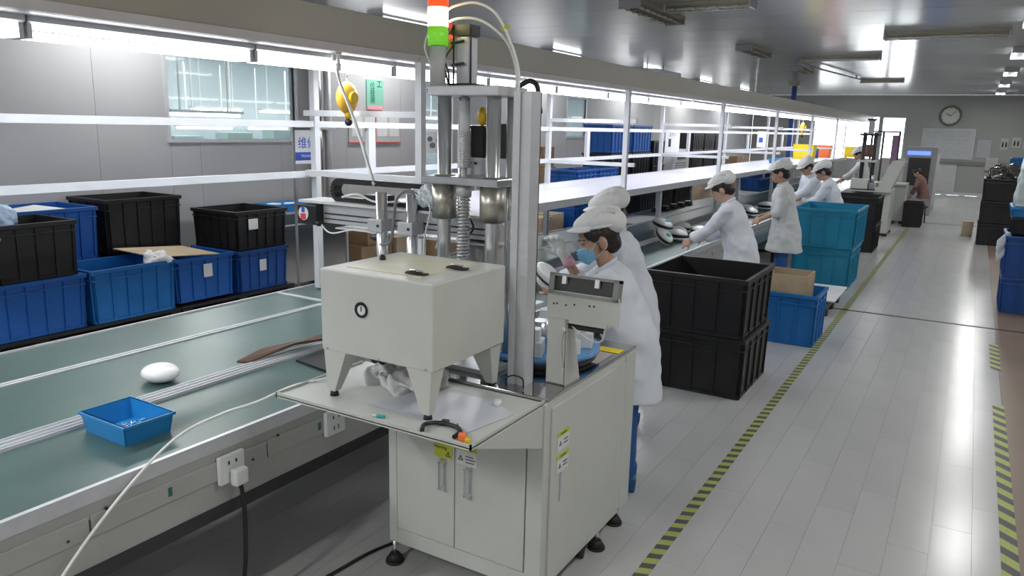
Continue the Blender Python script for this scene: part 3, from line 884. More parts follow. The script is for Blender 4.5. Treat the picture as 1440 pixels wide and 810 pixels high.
# cardboard flap + bags
mb = MB()
mb.poly([(-.30, -.42), (.24, -.36), (.26, .34), (-.28, .30)], 'z', 0, .008)
tag(O('cardboard_sheet', mb, M['cardl'], loc=(-6.56, 4.62, .735), rot=(-.08, .05, 0)), 'flat pale cardboard sheet lying over the second and third blue bins', 'cardboard')
def bag(c, r, m, label, seed, name='plastic_bag', cat='bag', voxel=.014, disp=.05, dscale=.06, n=9, floor=None):
    random.seed(seed)
    mb = MB()
    for k in range(n):
        p = (random.uniform(-.6, .6) * r[0], random.uniform(-.6, .6) * r[1], random.uniform(-.5, .5) * r[2])
        q = random.uniform(.4, .6)
        mb.ell(p, (r[0] * q, r[1] * q, r[2] * q), (random.random(), random.random(), random.random()), u=10, v=8)
    me = blob(mb, voxel, 1, disp, dscale)
    me.materials.clear(); me.materials.append(m)
    return tag(O(name, me, m, loc=c), label, cat)
bag((-6.42, 2.98, 1.12), (.18, .17, .20), M['bluefilm'], 'crumpled pale blue plastic bag hanging over the near black bin', 11)
bag((-6.38, 4.28, .745), (.13, .16, .05), M['paper'], 'crumpled white bag in the second blue bin', 12)
# steel cabinet & small tray on it
t = T('steel_cart', 'shiny stainless steel cart beside the stacked bins at the wall', 'cart', (-6.9, 6.55, 0))
O('body', MB().bx(-.3, .3, -.58, .55, .14, .97), M['steel'], t, bevel=.01)
O('top', MB().bx(-.32, .32, -.60, .57, .97, 1.0), M['aluw'], t)
O('door_panel', MB().bx(.3, .306, -.50, -.02, .22, .80).bx(.3, .306, .02, .50, .22, .80), M['steel'], t)
O('frame_edge', MB().bx(.3, .315, -.58, -.56, .14, .97).bx(.3, .315, .53, .55, .14, .97).bx(.3, .315, -.58, .55, .83, .845), M['aluw'], t)
for x in (-.25, .25):
    for y in (-.5, .48):
        O('caster', MB().cyl((x, y - .015, .05), (x, y + .015, .05), .05).bx(x - .015, x + .015, y - .02, y + .02, .05, .14), M['rubber'], t)
tray(-6.72, 6.18, 1.0, .36, .50, .09, M['sky'], 'flat bright blue tray with white packs on top of the steel cart')
for k, (x, y) in enumerate([(-6.75, 6.08), (-6.68, 6.26)]):
    tag(O('white_pack', MB().bx(-.06, .06, -.06, .06, 0, .08), M['paper'], loc=(x, y, 1.006), rot=(0, 0, .2 + k), bevel=.01), ['white paper pack at the near end of the cart tray', 'white paper pack at the far end of the cart tray'][k], 'pack')
def carton(x, y, z, lx, ly, h, label, m=M['card'], rz=0, flaps=True, group=None):
    t = T('carton', label, 'box', (x, y, z), rz, group)
    a, b = lx / 2, ly / 2
    O('walls', MB().bx(-a, a, -b, b, 0, h - .004), m, t, bevel=.004)
    for s in (-1, 1):
        O('flap', MB().bx(-a, a, min(0, s * b) + .002, max(0, s * b) - .002, h - .004, h), m, t)
    O('packing_tape', MB().bx(-a - .001, a + .001, -.025, .025, h - .12, h + .001), mat('packing_tape', (.42, .33, .22), .3), t)
    return t
carton(-6.8, 7.6, 0, .5, .6, .45, 'brown carton on the floor right behind the steel cart')
carton(-6.8, 8.3, 0, .5, .6, .5, 'second brown carton behind the machine arm', M['cardl'])
carton(-6.8, 7.7, .45, .45, .5, .35, 'brown carton stacked on the one behind the steel cart')
carton(-6.6, 9.05, 0, .5, .65, .48, 'third brown carton along the wall behind the machine')
carton(-6.6, 9.85, 0, .5, .6, .5, 'fourth brown carton along the wall behind the machine', M['cardl'])
carton(-5.2, 9.3, 0, .4, .5, .45, 'brown carton low behind the conveyor seen under the shelf')
carton(-5.1, 9.25, .45, .35, .32, .34, 'pale carton stacked under the shelf line behind the belts', M['cardl'])
carton(-5.15, 9.72, .45, .3, .34, .35, 'second pale carton stacked under the shelf line', M['cardl'])
carton(-6.3, 10.9, 0, .7, 1.2, .7, 'large brown carton at the bottom of the wall stack')
carton(-6.3, 10.9, .70, .65, 1.1, .66, 'large brown carton in the middle of the wall stack')
carton(-6.35, 11.2, 1.36, .55, .75, .32, 'brown carton on top of the wall stack behind the shelf')
t = T('storage_rack', 'low white table rack behind the belts left of the cartons', 'rack', (-5.9, 9.7, 0))
O('top', MB().bx(-.3, .3, -.4, .4, 1.28, 1.31), M['white'], t)
for x in (-.28, .26):
    for y in (-.38, .36):
        O('leg', MB().bx(x, x + .03, y, y + .03, 0, 1.28), M['aluw'], t)
# blue bins in mid background
for k in range(3):
    for j in range(2):
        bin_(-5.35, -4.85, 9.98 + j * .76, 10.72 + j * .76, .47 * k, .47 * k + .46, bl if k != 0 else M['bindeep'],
             ['bottom', 'middle', 'top'][k] + ' blue bin in the ' + ['near', 'far'][j] + ' stack directly behind the white shelf', group=None)
# tall stack
for k, (m, nm) in enumerate([(bl, 'blue'), (bk, 'black'), (bl, 'blue'), (bk, 'black'), (bl, 'blue')]):
    z = [0, .4, .8, 1.18, 1.60][k]; h = [.39, .39, .37, .41, .47][k]
    for j in range(2):
        mm = bk if (k == 2 and j == 0) else m
        bin_(-5.75, -5.20, 11.95 + j * .95, 12.87 + j * .95, z, z + h, mm,
             '%s bin at level %s of the %s tall column behind the shelf' % ('black' if mm is bk else nm, ['one (floor)', 'two', 'three', 'four', 'five (top)'][k], ['nearer', 'farther'][j]))
for k in range(4):
    bin_(-5.75, -5.2, 13.92, 14.55, .45 * k, .45 * k + .44, bk, ['lowest', 'second', 'third', 'top'][k] + ' black bin in the single column beside the air cooler')
t = T('air_cooler', 'white standing air cooler with grey louvres behind the line', 'air cooler', (-5.45, 15.45, 0))
O('case', MB().bx(-.3, .3, -.5, .5, .08, 1.62), M['white'], t, bevel=.05)
for k in range(14):
    O('louvre', MB().bx(.3, .315, -.42, .25, 0, .02), mat('louvre_grey', (.3, .31, .32), .5), t, loc=(0, 0, .75 + k * .045))
O('control_panel', MB().bx(.3, .31, -.3, .2, 1.42, 1.52), M['dark'], t)
for y in (-.4, .4):
    O('caster', MB().cyl((.2, y - .02, .04), (.2, y + .02, .04), .04).cyl((-.2, y - .02, .04), (-.2, y + .02, .04), .04), M['rubber'], t)
for k in range(4):
    for j in range(3):
        bin_(-6.8, -6.1, 19.1 + j * .98, 20.05 + j * .98, .5 * k, .5 * k + .49, bk, ['bottom', 'second', 'third', 'top'][k] + ' black bin in the ' + ['near', 'middle', 'far'][j] + ' stack of the dark wall of bins')
for j in range(3):
    bin_(-5.3, -4.75, 12.2 + j * .9, 13.05 + j * .9, .55, .97, bk, ['near', 'middle', 'far'][j] + ' black bin at belt height behind the conveyor')
    carton(-5.05, 12.62 + j * .9, 0, .5, .8, .55, ['near', 'middle', 'far'][j] + ' carton carrying a black bin behind the conveyor')
tag(O('paper_sheet', MB().bx(-.2, .2, -.35, .35, 0, .008), M['paper'], loc=(-5.0, 12.62, .975)), 'white sheet covering the near black bin behind the conveyor', 'paper')
bin_(-4.30, -3.87, 16.8, 19.4, .76, 1.03, bl, 'long blue bin standing on the back belt under the far shelf')
carton(-5.0, 16.9, 0, .4, 1.0, .9, 'pale carton behind the conveyor under the far shelf', M['cardl'])
carton(-6.3, 23.5, 0, .7, 1.4, 1.3, 'big brown carton far behind the line near the windows')

# ---------------- right-hand bins in the aisle
bin_(-2.09, -1.29, 5.61, 6.46, .0, .475, bk, 'lower of the two big black bins standing by the hazard tape', taper=.975, pitch=.21)
bin_(-2.11, -1.30, 5.58, 6.44, .478, .935, bk, 'upper open black bin of the big pair by the hazard tape', taper=.975, pitch=.21)
t = T('label_slip', 'x', 'label')if False else None
bin_(-1.63, -1.09, 7.48, 8.08, .0, .50, M['binblue2'], 'single blue bin with a carton inside behind the big black pair', taper=.975, pitch=.21)
mb = MB().bx(-.2, .2, -.006, .006, 0, .35).bx(-.2, .2, .38, .392, 0, .35).bx(-.2, -.19, 0, .39, 0, .35).bx(.19, .2, 0, .39, 0, .35).bx(-.2, .2, 0, .39, 0, .01)
tag(O('open_carton', mb, M['cardl'], loc=(-1.41, 7.55, .32)), 'open brown carton standing inside the single blue bin', 'box')
pallet(-1.50, -1.2, 8.95, 9.9, .1, 'small dark dolly on the floor before the teal bins', M['dark'])
tag(O('white_board', MB().bx(-.28, .28, -.5, .5, 0, .02), M['paper'], loc=(-1.45, 9.75, .105), bevel=.003), 'white board lying on the small dolly', 'board')
bin_(-1.95, -1.20, 10.6, 11.6, .0, .54, M['teal'], 'lower of the two teal bins beside the aisle', taper=.975, pitch=.21)
bin_(-1.97, -1.17, 10.55, 11.65, .542, 1.05, M['teal'], 'upper of the two teal bins beside the aisle', taper=.975, pitch=.21)
bin_(-2.1, -1.30, 14.4, 15.3, .0, .47, bk, 'lower black bin of the far pair before the second machine', taper=.975, pitch=.21)
bin_(-2.12, -1.30, 14.38, 15.32, .472, .95, bk, 'upper black bin of the far pair before the second machine', taper=.975, pitch=.21)
# right edge
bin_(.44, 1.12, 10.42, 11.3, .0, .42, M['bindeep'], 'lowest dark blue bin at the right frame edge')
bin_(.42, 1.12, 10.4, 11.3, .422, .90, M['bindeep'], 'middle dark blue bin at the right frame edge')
bin_(.46, 1.12, 10.6, 11.3, .902, 1.10, bk, 'shallow black crate on the right edge stack')
bin_(.44, 1.12, 10.6, 11.3, 1.102, 1.22, M['sky'], 'shallow light blue crate on the right edge stack')
mb = MB()
mb.hull([Vector(p) for p in ((-.27, -.3, 0), (.3, -.3, 0), (-.27, .3, 0), (.3, .3, 0), (-.22, -.26, .55), (.26, -.26, .55), (-.22, .26, .55), (.26, .26, .55), (-.1, 0, .68), (.15, 0, .68))])
me = blob(mb, .02, 2, .03, .1); me.materials.clear(); me.materials.append(mat('milky_film', (.62, .72, .72), .3, bump=.4, bscale=14))
tag(O('wrapped_stack', me, None, loc=(.73, 10.95, 1.225)), 'tall milky plastic wrapped bundle on top of the right edge stack', 'bundle')
bag((.40, 10.5, .76), (.05, .05, .22), M['film'], 'loose clear film hanging down the side of the right edge stack', 31, disp=.03)
for k in range(3):
    bin_(.20, 1.0, 16.9, 17.8, .42 * k, .42 * k + .41, bk, ['lowest', 'middle', 'top'][k] + ' black bin of the far right stack by the wall')
bag((.62, 17.3, 1.33), (.40, .40, .10), mat('black_film', (.05, .05, .05), .25, bump=.3, bscale=20), 'dark film heaped over the far right black bins', 33, name='film_heap')
bin_(.62, 1.05, 18.2, 18.8, .0, 1.62, M['binblue2'], 'tall narrow blue bin behind the far right black stack')
carton(.05, 18.4, 0, .2, .3, .3, 'small carton on the floor by the far right stack', M['cardl'])

# things on the shelf
def opencase(x, y, z, lx, ly, h, m, label, name='parts_box'):
    t = tray(x, y, z, lx, ly, h, m, label, name=name)
    t['category'] = 'box'
    return t
opencase(-3.55, 17.0, 1.365, .33, .5, .10, M['sky'], 'flat blue tray on the shelf above the capped worker')
opencase(-3.7, 20.6, 1.365, .5, .45, .36, M['ylw'], 'yellow box on the far shelf')
opencase(-3.65, 22.6, 1.365, .55, .55, .33, M['orange'], 'orange box on the far shelf right of the yellow one')
t = T('spray_bottle', 'dark bottle between the yellow and orange boxes', 'bottle', (-3.6, 21.6, 1.365))
O('bottle_body', MB().cyl((0, 0, 0), (0, 0, .24), .07), M['trouser'], t)
O('bottle_cap', MB().cyl((0, 0, .24), (0, 0, .34), .03), M['white'], t)
tag(O('far_partition', MB().bx(-.02, .02, 0, 5, 0, 1.3), M['wall'], loc=(-4.6, 25.5, 0)), 'low grey partition at the far end of the line', 'partition')
tag(O('yellow_board', MB().bx(-.15, .15, -.02, .02, 0, .3), M['ylw'], loc=(-3.0, 23.4, 1.37)), 'small yellow card at the far end of the shelf', 'card')
# hanging tags on frame
t = T('work_notice', 'white work notice hanging on the second frame bay', 'notice', (-3.97, 11.4, 1.67))
O('sheet', MB().bx(-.11, .11, -.004, .004, 0, .33), M['paper'], t)
text('lettering', '271', .07, M['ink'], t, (0, -.006, .26), RY)
O('printed_lines', MB().bx(-.06, -.02, -.006, -.0045, .08, .2), M['ink'], t)
t = T('work_notice', 'narrow white notice hanging on the third frame bay', 'notice', (-3.87, 16.6, 1.69))
O('sheet', MB().bx(-.08, .08, -.004, .004, 0, .33), M['paper'], t)
O('printed_mark', MB().bx(-.04, .04, -.006, -.0045, .1, .2), M['print_blue'], t)

# irons on near belt at distance
def iron(x, y, z, rz, label, tilt=0):
    t = T('iron_shell', label, 'shell', (x, y, z), rz, 'white shells waiting on the belt') if False else T('iron_shell', label, 'shell', (x, y, z), rz)
    r = (tilt, 0, 0)
    wm = mat('glossy_white_shell', (.85, .86, .86), .2)
    lift = (0, 0, abs(tilt) * .055)
    O('upper_shell', MB().ell((0, 0, .075), (.06, .125, .045), u=20, v=12), wm, t, loc=lift, rot=r)
    O('dark_band', MB().ell((0, 0, .055), (.068, .133, .030), u=20, v=12), M['black'], t, loc=lift, rot=r)
    O('lower_shell', MB().ell((0, 0, .03), (.058, .12, .03), u=20, v=12), wm, t, loc=lift, rot=r)
    if tilt: O('nose_window', MB().ell((0, -.05, .10), (.03, .04, .022), u=10, v=8), M['tealp'], t, loc=lift, rot=r)
    t.scale = (1.15, 1.15, 1.15)
iron(-3.02, 9.30, .745, .8, 'white shell at the back left corner of the group on the belt')
iron(-2.85, 8.55, .745, 1.3, 'white shell lying nearest the aisle end of the belt group')
iron(-2.95, 8.85, .745, 1.1, 'white shell in the middle of the belt group')
iron(-2.72, 9.05, .745, 1.2, 'white shell right of the group, closest to the bent worker')
iron(-2.90, 8.22, .745, .9, 'white shell with teal window tipped at the left front of the group', .45)
iron(-2.95, 8.30, .875, 1.1, 'white shell stacked on the tipped one at the left of the group', .18)
for k, (x, y) in enumerate([(-2.95, 11.3), (-2.8, 11.8), (-3.0, 12.3), (-2.85, 13.0)]):
    iron(x, y, .745, .5 + k * .3, ['first', 'second', 'third', 'fourth'][k] + ' shell of the row in front of the far workers')
# small boxes on far belts
tag(O('white_board', MB().bx(-.2, .25, -.5, .5, 0, .01), M['paper'], loc=(-4.05, 10.2, .746)), 'white sheet lying flat on the back belt under the shelf', 'sheet')
tag(O('white_board', MB().bx(-.2, .2, -.6, .6, 0, .01), M['paper'], loc=(-4.05, 16.2, .746)), 'white sheet on the back belt farther along', 'sheet')
for k in range(5):
    tag(O('black_part', MB().bx(-.05, .05, -.09, .09, 0, .07), M['black'], loc=(-4.15, 11.4 + k * .38, .746), bevel=.01), ORD[k] + ' black part from the near end of the row on the back belt', 'part', 'black parts on the back belt')

# ================================================================== MACHINE CABINET
CX0, CX1, CYa, CYb = -2.12, -1.325, 2.52, 3.47
t = T('machine_cabinet', 'large cream machine cabinet on black levelling feet beside the conveyor', 'cabinet', ((CX0 + CX1) / 2, (CYa + CYb) / 2, 0))
ox, oy = (CX0 + CX1) / 2, (CYa + CYb) / 2
def kb(name, x0, x1, y0, y1, z0, z1, m=M['cream'], par=None, bevel=.003, **k):
    return O(name, MB().bx(x0 - ox, x1 - ox, y0 - oy, y1 - oy, z0, z1), m, par or t, bevel=bevel, **k)
kb('body', CX0 + .004, CX1 - .004, CYa + .012, CYb, .10, .935)
kb('frame_bar', CX0, CX0 + .045, CYa, CYa + .03, .10, .93)
kb('frame_bar', CX1 - .075, CX1, CYa, CYa + .03, .10, .93)
kb('frame_bar', CX0 + .045, CX1 - .075, CYa, CYa + .03, .10, .175)
kb('frame_bar', CX0 + .045, CX1 - .075, CYa, CYa + .03, .74, .93)
xm = -1.752
d1 = kb('door', CX0 + .05, xm - .002, CYa - .004, CYa + .014, .18, .735)
d2 = kb('door', xm + .002, CX1 - .08, CYa - .004, CYa + .014, .18, .735)
def handle(par, p, axis='y'):
    x, y, z = p
    mb = MB()
    if axis == 'y':
        mb.bx(x - .008, x + .008, y - .034, y - .026, z - .06, z + .06)
        mb.bx(x - .012, x + .012, y - .034, y, z + .055, z + .068).bx(x - .012, x + .012, y - .034, y, z - .068, z - .055)
    else:
        mb.bx(x, x + .006, y - .012, y + .012, z - .065, z + .065)
    o = O('handle', mb, M['chrome'] if axis == 'y' else M['aluw'], par, bevel=.002)
    return o
handle(d1, (-1.808 - ox, CYa - oy - .004, .52)); handle(d2, (-1.675 - ox, CYa - oy - .004, .52))
sd = kb('side_door', CX1 - .006, CX1 + .004, CYa + .06, CYb - .13, .13, .90)
handle(sd, (CX1 - ox + .004, 2.675 - oy, .53), 'x')
kb('side_stile', CX1 - .006, CX1 + .002, CYb - .125, CYb, .11, .93)
# stickers
def stk(name, x0, x1, z0, z1, m, par=None):
    return O(name, MB().bx(x0 - ox, x1 - ox, CYa - .0065 - oy, CYa - .005 - oy, z0, z1), m, par or t)
s1 = stk('warning_sticker', -1.857, -1.765, .592, .655, M['yel'], d1)
text('lettering', 'Warning', .020, M['ink'], s1, (-1.828 - ox, CYa - .0072 - oy, .638), RY, ext=.0003)
s2 = stk('warning_sticker', -1.742, -1.640, .650, .672, M['yel'], d2)
stk('warning_panel', -1.742, -1.640, .585, .650, M['white'], d2)
text('lettering', 'Caution', .018, M['ink'], s2, (-1.68 - ox, CYa - .0072 - oy, .661), RY, ext=.0003)
def tri(par, cx, cy, cz, s, axis):
    mb = MB()
    P = [(0, .9), (-.8, -.5), (.8, -.5)]; Q = [(0, .5), (-.45, -.28), (.45, -.28)]
    for i in range(3):
        j = (i + 1) % 3
        a = [P[i], P[j], Q[j], Q[i]]
        if axis == 'y': mb.poly([(cx + p[0] * s, cz + p[1] * s) for p in a], 'y', cy - .0004, cy)
        else: mb.poly([(cy + p[0] * s, cz + p[1] * s) for p in a], 'x', cx, cx + .0004)
    if axis == 'y': mb.bx(cx - s * .08, cx + s * .08, cy - .0004, cy, cz - s * .15, cz + s * .3)
    else: mb.bx(cx, cx + .0004, cy - s * .08, cy + s * .08, cz - s * .15, cz + s * .3)
    O('warning_triangle', mb, M['ink'], par)
tri(d2, -1.72 - ox, CYa - .0068 - oy, .613, .018, 'y')
tri(d1, -1.785 - ox, CYa - .0068 - oy, .610, .018, 'y')
O('printed_lines', MB().bx(-1.695 - ox, -1.655 - ox, CYa - .0072 - oy, CYa - .0066 - oy, .625, .629).bx(-1.695 - ox, -1.645 - ox, CYa - .0072 - oy, CYa - .0066 - oy, .612, .616).bx(-1.695 - ox, -1.65 - ox, CYa - .0072 - oy, CYa - .0066 - oy, .598, .602), M['ink'], d2)
for z in (.755, .655):
    q = O('warning_sticker', MB().bx(CX1 + .0045 - ox, CX1 + .006 - ox, 2.63 - oy, 2.735 - oy, z, z + .022), M['yel'], sd)
    text('lettering', 'Caution', .018, M['ink'], q, (CX1 + .0064 - ox, 2.682 - oy, z + .011), RX, ext=.0003)
    O('warning_panel', MB().bx(CX1 + .0045 - ox, CX1 + .006 - ox, 2.63 - oy, 2.735 - oy, z - .06, z), M['white'], sd)
    tri(sd, CX1 + .0064 - ox, 2.655 - oy, z - .032, .016, 'x')
    O('printed_lines', MB().bx(CX1 + .0062 - ox, CX1 + .0068 - ox, 2.685 - oy, 2.725 - oy, z - .025, z - .02).bx(CX1 + .0062 - ox, CX1 + .0068 - ox, 2.685 - oy, 2.725 - oy, z - .04, z - .035), M['ink'], sd)
# top plate
kb('top_plate', CX0, CX1, CYa + .02, CYb, .935, .95, M['mirror'], bevel=.002)
# front tray
TX0, TX1, TY0 = -2.272, -1.338, 2.015
tt = kb('front_tray', TX0, TX1, TY0, CYa + .03, .925, .935, M['cream'])
O('tray_lip', MB().bx(TX0 - ox, TX1 - ox, TY0 - oy, TY0 + .006 - oy, .922, .944).bx(TX0 - ox, TX0 + .006 - ox, TY0 - oy, CYa - oy, .922, .944).bx(TX1 - .006 - ox, TX1 - ox, TY0 - oy, CYa + .1 - oy, .922, .944), M['cream'], tt)
for X in (TX0 + .15, TX1 + .0):
    O('gusset', MB().poly([(TY0 + .12 - oy, .925), (CYa - oy, .925), (CYa - oy, .80)] if X < -2 else [(TY0 + .02 - oy, .925), (CYa + .01 - oy, .925), (CYa + .01 - oy, .745)], 'x', X - ox - .004, X - ox + .006), M['cream'], tt)
for x, y in ((CX0 + .03, CYa + .0), (CX1 - .04, CYa + .04), (CX0 + .05, CYb - .05), (-1.27 - .02, 3.16), (-1.37, CYb - .06)):
    if abs(y - 3.16) < .01:
        O('caster', MB().cyl((-1.40 - ox, 3.02 - oy, .032), (-1.36 - ox, 3.03 - oy, .032), .032).bx(-1.40 - ox, -1.36 - ox, 3.0 - oy, 3.05 - oy, .045, .1), M['rubber'], t)
        x, y = -1.345, 3.14
    f = O('levelling_foot', MB().cyl((x - ox, y - oy, 0), (x - ox, y - oy, .012), .042, n=20).cyl((x - ox, y - oy, .012), (x - ox, y - oy, .045), .042, .022, n=20), M['rubber'], t)
    O('threaded_rod', MB().cyl((x - ox, y - oy, .04), (x - ox, y - oy, .11), .009), M['chrome'], f)

# ------------------------------------------------------------------ white box on legs
t = T('press_box', 'cream box on four tapered legs standing on the cabinet tray', 'machine', (-1.842, 2.36, .936))
O('housing', MB().bx(-.27, .27, -.245, .245, .19, .515), M['cream2'], t, bevel=.006)
O('top_plate', MB().bx(-.20, .16, -.17, .2, .515, .5175), mat('ivory_panel', (.66, .63, .48), .35, var=.08), t)
for (x, y) in ((-.235, -.235), (.235, -.235), (.235, .225), (-.235, .225)):
    sx = -1 if x < 0 else 1
    lo = (x - .02, x + .02, y - .02, y + .02) if True else None
    w = .10
    if sx < 0: lo = (x - .015, x + .022, y - .005, y + .03); hi = (x - .028, x + w - .01, y - .008, y + .075)
    else: lo = (x - .022, x + .015, y - .005, y + .03); hi = (x - w + .01, x + .028, y - .008, y + .075)
    if y > 0:
        lo = (lo[0], lo[1], y - .03, y + .005); hi = (hi[0], hi[1], y - .075, y + .012)
    lg = O('leg', MB().frus(lo, hi, .022, .20), M['cream2'], t, bevel=.002)
    cx, cy = (lo[0] + lo[1]) / 2, (lo[2] + lo[3]) / 2
    O('rubber_foot', MB().cyl((cx, cy, 0), (cx, cy, .024), .018, .014), M['rubber'], lg)
O('underside_valve', MB().bx(-.08, -.0, -.12, -.02, .15, .19).cyl((-.07, -.12, .165), (-.07, -.17, .165), .018).cyl((-.03, -.12, .165), (-.03, -.17, .165), .018).bx(-.2, .05, -.1, .1, .175, .19), M['black'], t)
g = O('pressure_gauge', MB().cyl((-.06, -.243, .378), (-.06, -.252, .378), .030, n=28), M['black'], t)
O('gauge_dial', MB().cyl((-.055, -.252, .378), (-.055, -.254, .378), .019, n=24), M['paper'], g)
O('gauge_needle', MB().bx(-.057, -.053, -.2555, -.2542, .374, .394), M['ink'], g)
for (x, y) in ((.115, -.135), (.17, .05)):
    h = O('latch', MB().bx(x - .045, x + .045, y - .014, y + .014, .5175, .524), M['black'], t)
    O('latch_lever', MB().tube([(x - .03, y - .02, .526), (x, y - .028, .533), (x + .035, y - .018, .528)], .005), M['black'], h)
    O('latch_pin', MB().cyl((x - .04, y + .01, .526), (x + .02, y + .01, .528), .005), M['chrome'], h)
O('knob', MB().cyl((-.19, .03, .5175), (-.19, .03, .532), .013).cyl((-.19, .03, .532), (-.19, .03, .538), .009), M['black'], t)
for x in (-.24, 0.02, .24):
    O('screw', MB().cyl((x, -.245, .198), (x, -.249, .198), .005, n=8), M['chrome'], t)

# ------------------------------------------------------------------ press tower
t = T('press_tower', 'chrome guide column press with spring spindle standing on the cabinet', 'press', (-1.85, 2.85, .95))
ox2, oy2 = -1.85, 2.85
def tb(name, x0, x1, y0, y1, z0, z1, m, par=None, **k):
    return O(name, MB().bx(x0 - ox2, x1 - ox2, y0 - oy2, y1 - oy2, z0 - .95, z1 - .95), m, par or t, **k)
def tc(name, x, y, z0, z1, r, m, par=None, r1=None, n=24):
    return O(name, MB().cyl((x - ox2, y - oy2, z0 - .95), (x - ox2, y - oy2, z1 - .95), r, r1, n=n), m, par or t)
for x in (-1.975, -1.725):
    for y in (2.74, 2.86):
        c = tc('guide_column', x + (0.02 if y > 2.8 else 0), y, .95, 2.12, .030 if y < 2.8 else .026, M['chrome'])
        tc('base_flange', x + (0.02 if y > 2.8 else 0), y, .951, .985, .048, M['nickel'], c)
    b = tc('bearing_sleeve', x, 2.74, 1.60, 1.752, .054, M['nickel'])
    tc('sleeve_ring', x, 2.74, 1.76, 1.79, .048, M['nickel'], b)
tb('top_plate', -2.02, -1.67, 2.68, 2.92, 2.12, 2.16, M['aluw'], bevel=.004)
tb('moving_plate', -2.045, -1.66, 2.67, 2.90, 1.752, 1.785, M['alu'], bevel=.004)
tb('base_plate', -2.04, -1.66, 2.64, 2.94, .95, .972, M['aluw'], bevel=.003)
tb('valve_block', -1.71, -1.66, 2.64, 2.68, .972, 1.02, M['chrome'], bevel=.003)
sp = tc('spindle', -1.872, 2.74, 1.0, 2.12, .013, M['aluw'])
tc('spindle_sleeve', -1.872, 2.74, 1.93, 2.10, .022, M['frame'], sp)
mb = MB()
pts = []
N = 22 * 12
for i in range(N + 1):
    a = 2 * pi * i / 12
    pts.append((-1.872 - ox2 + .026 * cos(a), 2.74 - oy2 + .026 * sin(a), 1.82 - .95 + .15 * i / N * 1.0))
mb.tube(pts, .0035, n=6, sub=1)
O('upper_spring', mb, M['chrome'], sp)
mb = MB(); pts = []
N = 26 * 12
for i in range(N + 1):
    a = 2 * pi * i / 12
    pts.append((-1.872 - ox2 + .027 * cos(a), 2.74 - oy2 + .027 * sin(a), 1.36 - .95 + .38 * i / N))
mb.tube(pts, .004, n=6, sub=1)
O('lower_spring', mb, M['chrome'], sp)
tc('spring_collar', -1.872, 2.74, 1.70, 1.75, .034, M['aluw'], sp)
# servo motor etc behind right column
sm = tb('servo_motor', -1.86, -1.74, 2.93, 3.03, 1.86, 2.01, M['black'], bevel=.006)
tb('motor_cap', -1.95, -1.88, 2.90, 2.97, 1.86, 2.00, M['black'], bevel=.006)
tb('motor_flange', -1.97, -1.69, 2.90, 3.0, 1.78, 1.86, M['aluw'], bevel=.004)
for x in (-1.945, -1.915):
    O('hex_bolt', MB().cyl((x - ox2, 2.898 - oy2, 1.835 - .95), (x - ox2, 2.89 - oy2, 1.835 - .95), .007, n=6), M['dark'], sm)
O('yellow_connector', MB().ell((-1.905 - ox2, 2.93 - oy2, 2.04 - .95), (.022, .022, .042)), M['yellow'], t)
tb('side_motor', -1.80, -1.70, 2.96, 3.06, 1.85, 2.03, M['black'], bevel=.005)
# air cylinder on top
ac = tb('air_cylinder', -1.955, -1.885, 2.79, 2.86, 2.16, 2.37, M['aluw'], bevel=.01)
tb('cylinder_cap', -1.985, -1.88, 2.785, 2.865, 2.37, 2.415, M['dark'], ac)
for x in (-1.965, -1.877):
    O('tie_rod', MB().cyl((x - ox2, 2.79 - oy2, 2.16 - .95), (x - ox2, 2.79 - oy2, 2.40 - .95), .004, n=8), M['dark'], ac)
tb('cylinder_base', -1.98, -1.86, 2.77, 2.88, 2.16, 2.175, M['dark'], ac)
O('red_fitting', MB().cyl((-1.985 - ox2, 2.77 - oy2, 2.41 - .95), (-1.965 - ox2, 2.76 - oy2, 2.41 - .95), .014), M['red'], ac)
O('red_led', MB().ell((-1.97 - ox2, 2.775 - oy2, 2.365 - .95), .009), M['lred'], ac)
O('yellow_label', MB().bx(-1.985 - ox2, -1.97 - ox2, 2.78 - oy2, 2.785 - oy2, 2.31 - .95, 2.36 - .95), M['yellow'], ac)
for dz in (2.25, 2.34):
    O('air_fitting', MB().cyl((-1.97 - ox2, 2.78 - oy2, dz - .95), (-1.90 - ox2, 2.77 - oy2, dz - .945), .006), M['dark'], ac)
def cabt(name, pts, r, m, par=None):
    return O(name, MB().tube([(p[0] - ox2, p[1] - oy2, p[2] - .95) for p in pts], r), m, par or t)
cabt('black_cable', [(-1.98, 2.76, 2.40), (-1.985, 2.74, 2.30), (-1.97, 2.73, 2.24), (-1.96, 2.75, 2.16)], .004, M['dark'])
cabt('black_cable', [(-1.96, 2.78, 2.33), (-1.975, 2.74, 2.27), (-1.95, 2.73, 2.22), (-1.965, 2.76, 2.16)], .004, M['dark'])
cabt('black_cable', [(-1.70, 2.88, 2.16), (-1.66, 2.92, 2.19), (-1.62, 2.92, 2.15), (-1.66, 2.95, 2.02)], .011, M['black'])
cabt('black_cable', [(-1.93, 2.92, 1.98), (-2.0, 2.92, 2.0), (-2.02, 2.92, 1.96), (-1.95, 2.92, 1.92)], .007, M['black'])
cabt('black_cable', [(-1.72, 2.98, 2.03), (-1.68, 2.97, 2.10), (-1.64, 2.96, 2.10), (-1.61, 2.93, 2.06)], .009, M['black'])
cabt('clear_hose', [(-1.985, 2.76, 2.415), (-1.94, 2.77, 2.435), (-1.86, 2.79, 2.435), (-1.78, 2.8, 2.40), (-1.70, 2.8, 2.33), (-1.645, 2.78, 2.22), (-1.635, 2.76, 2.12)], .006, M['hosew'])
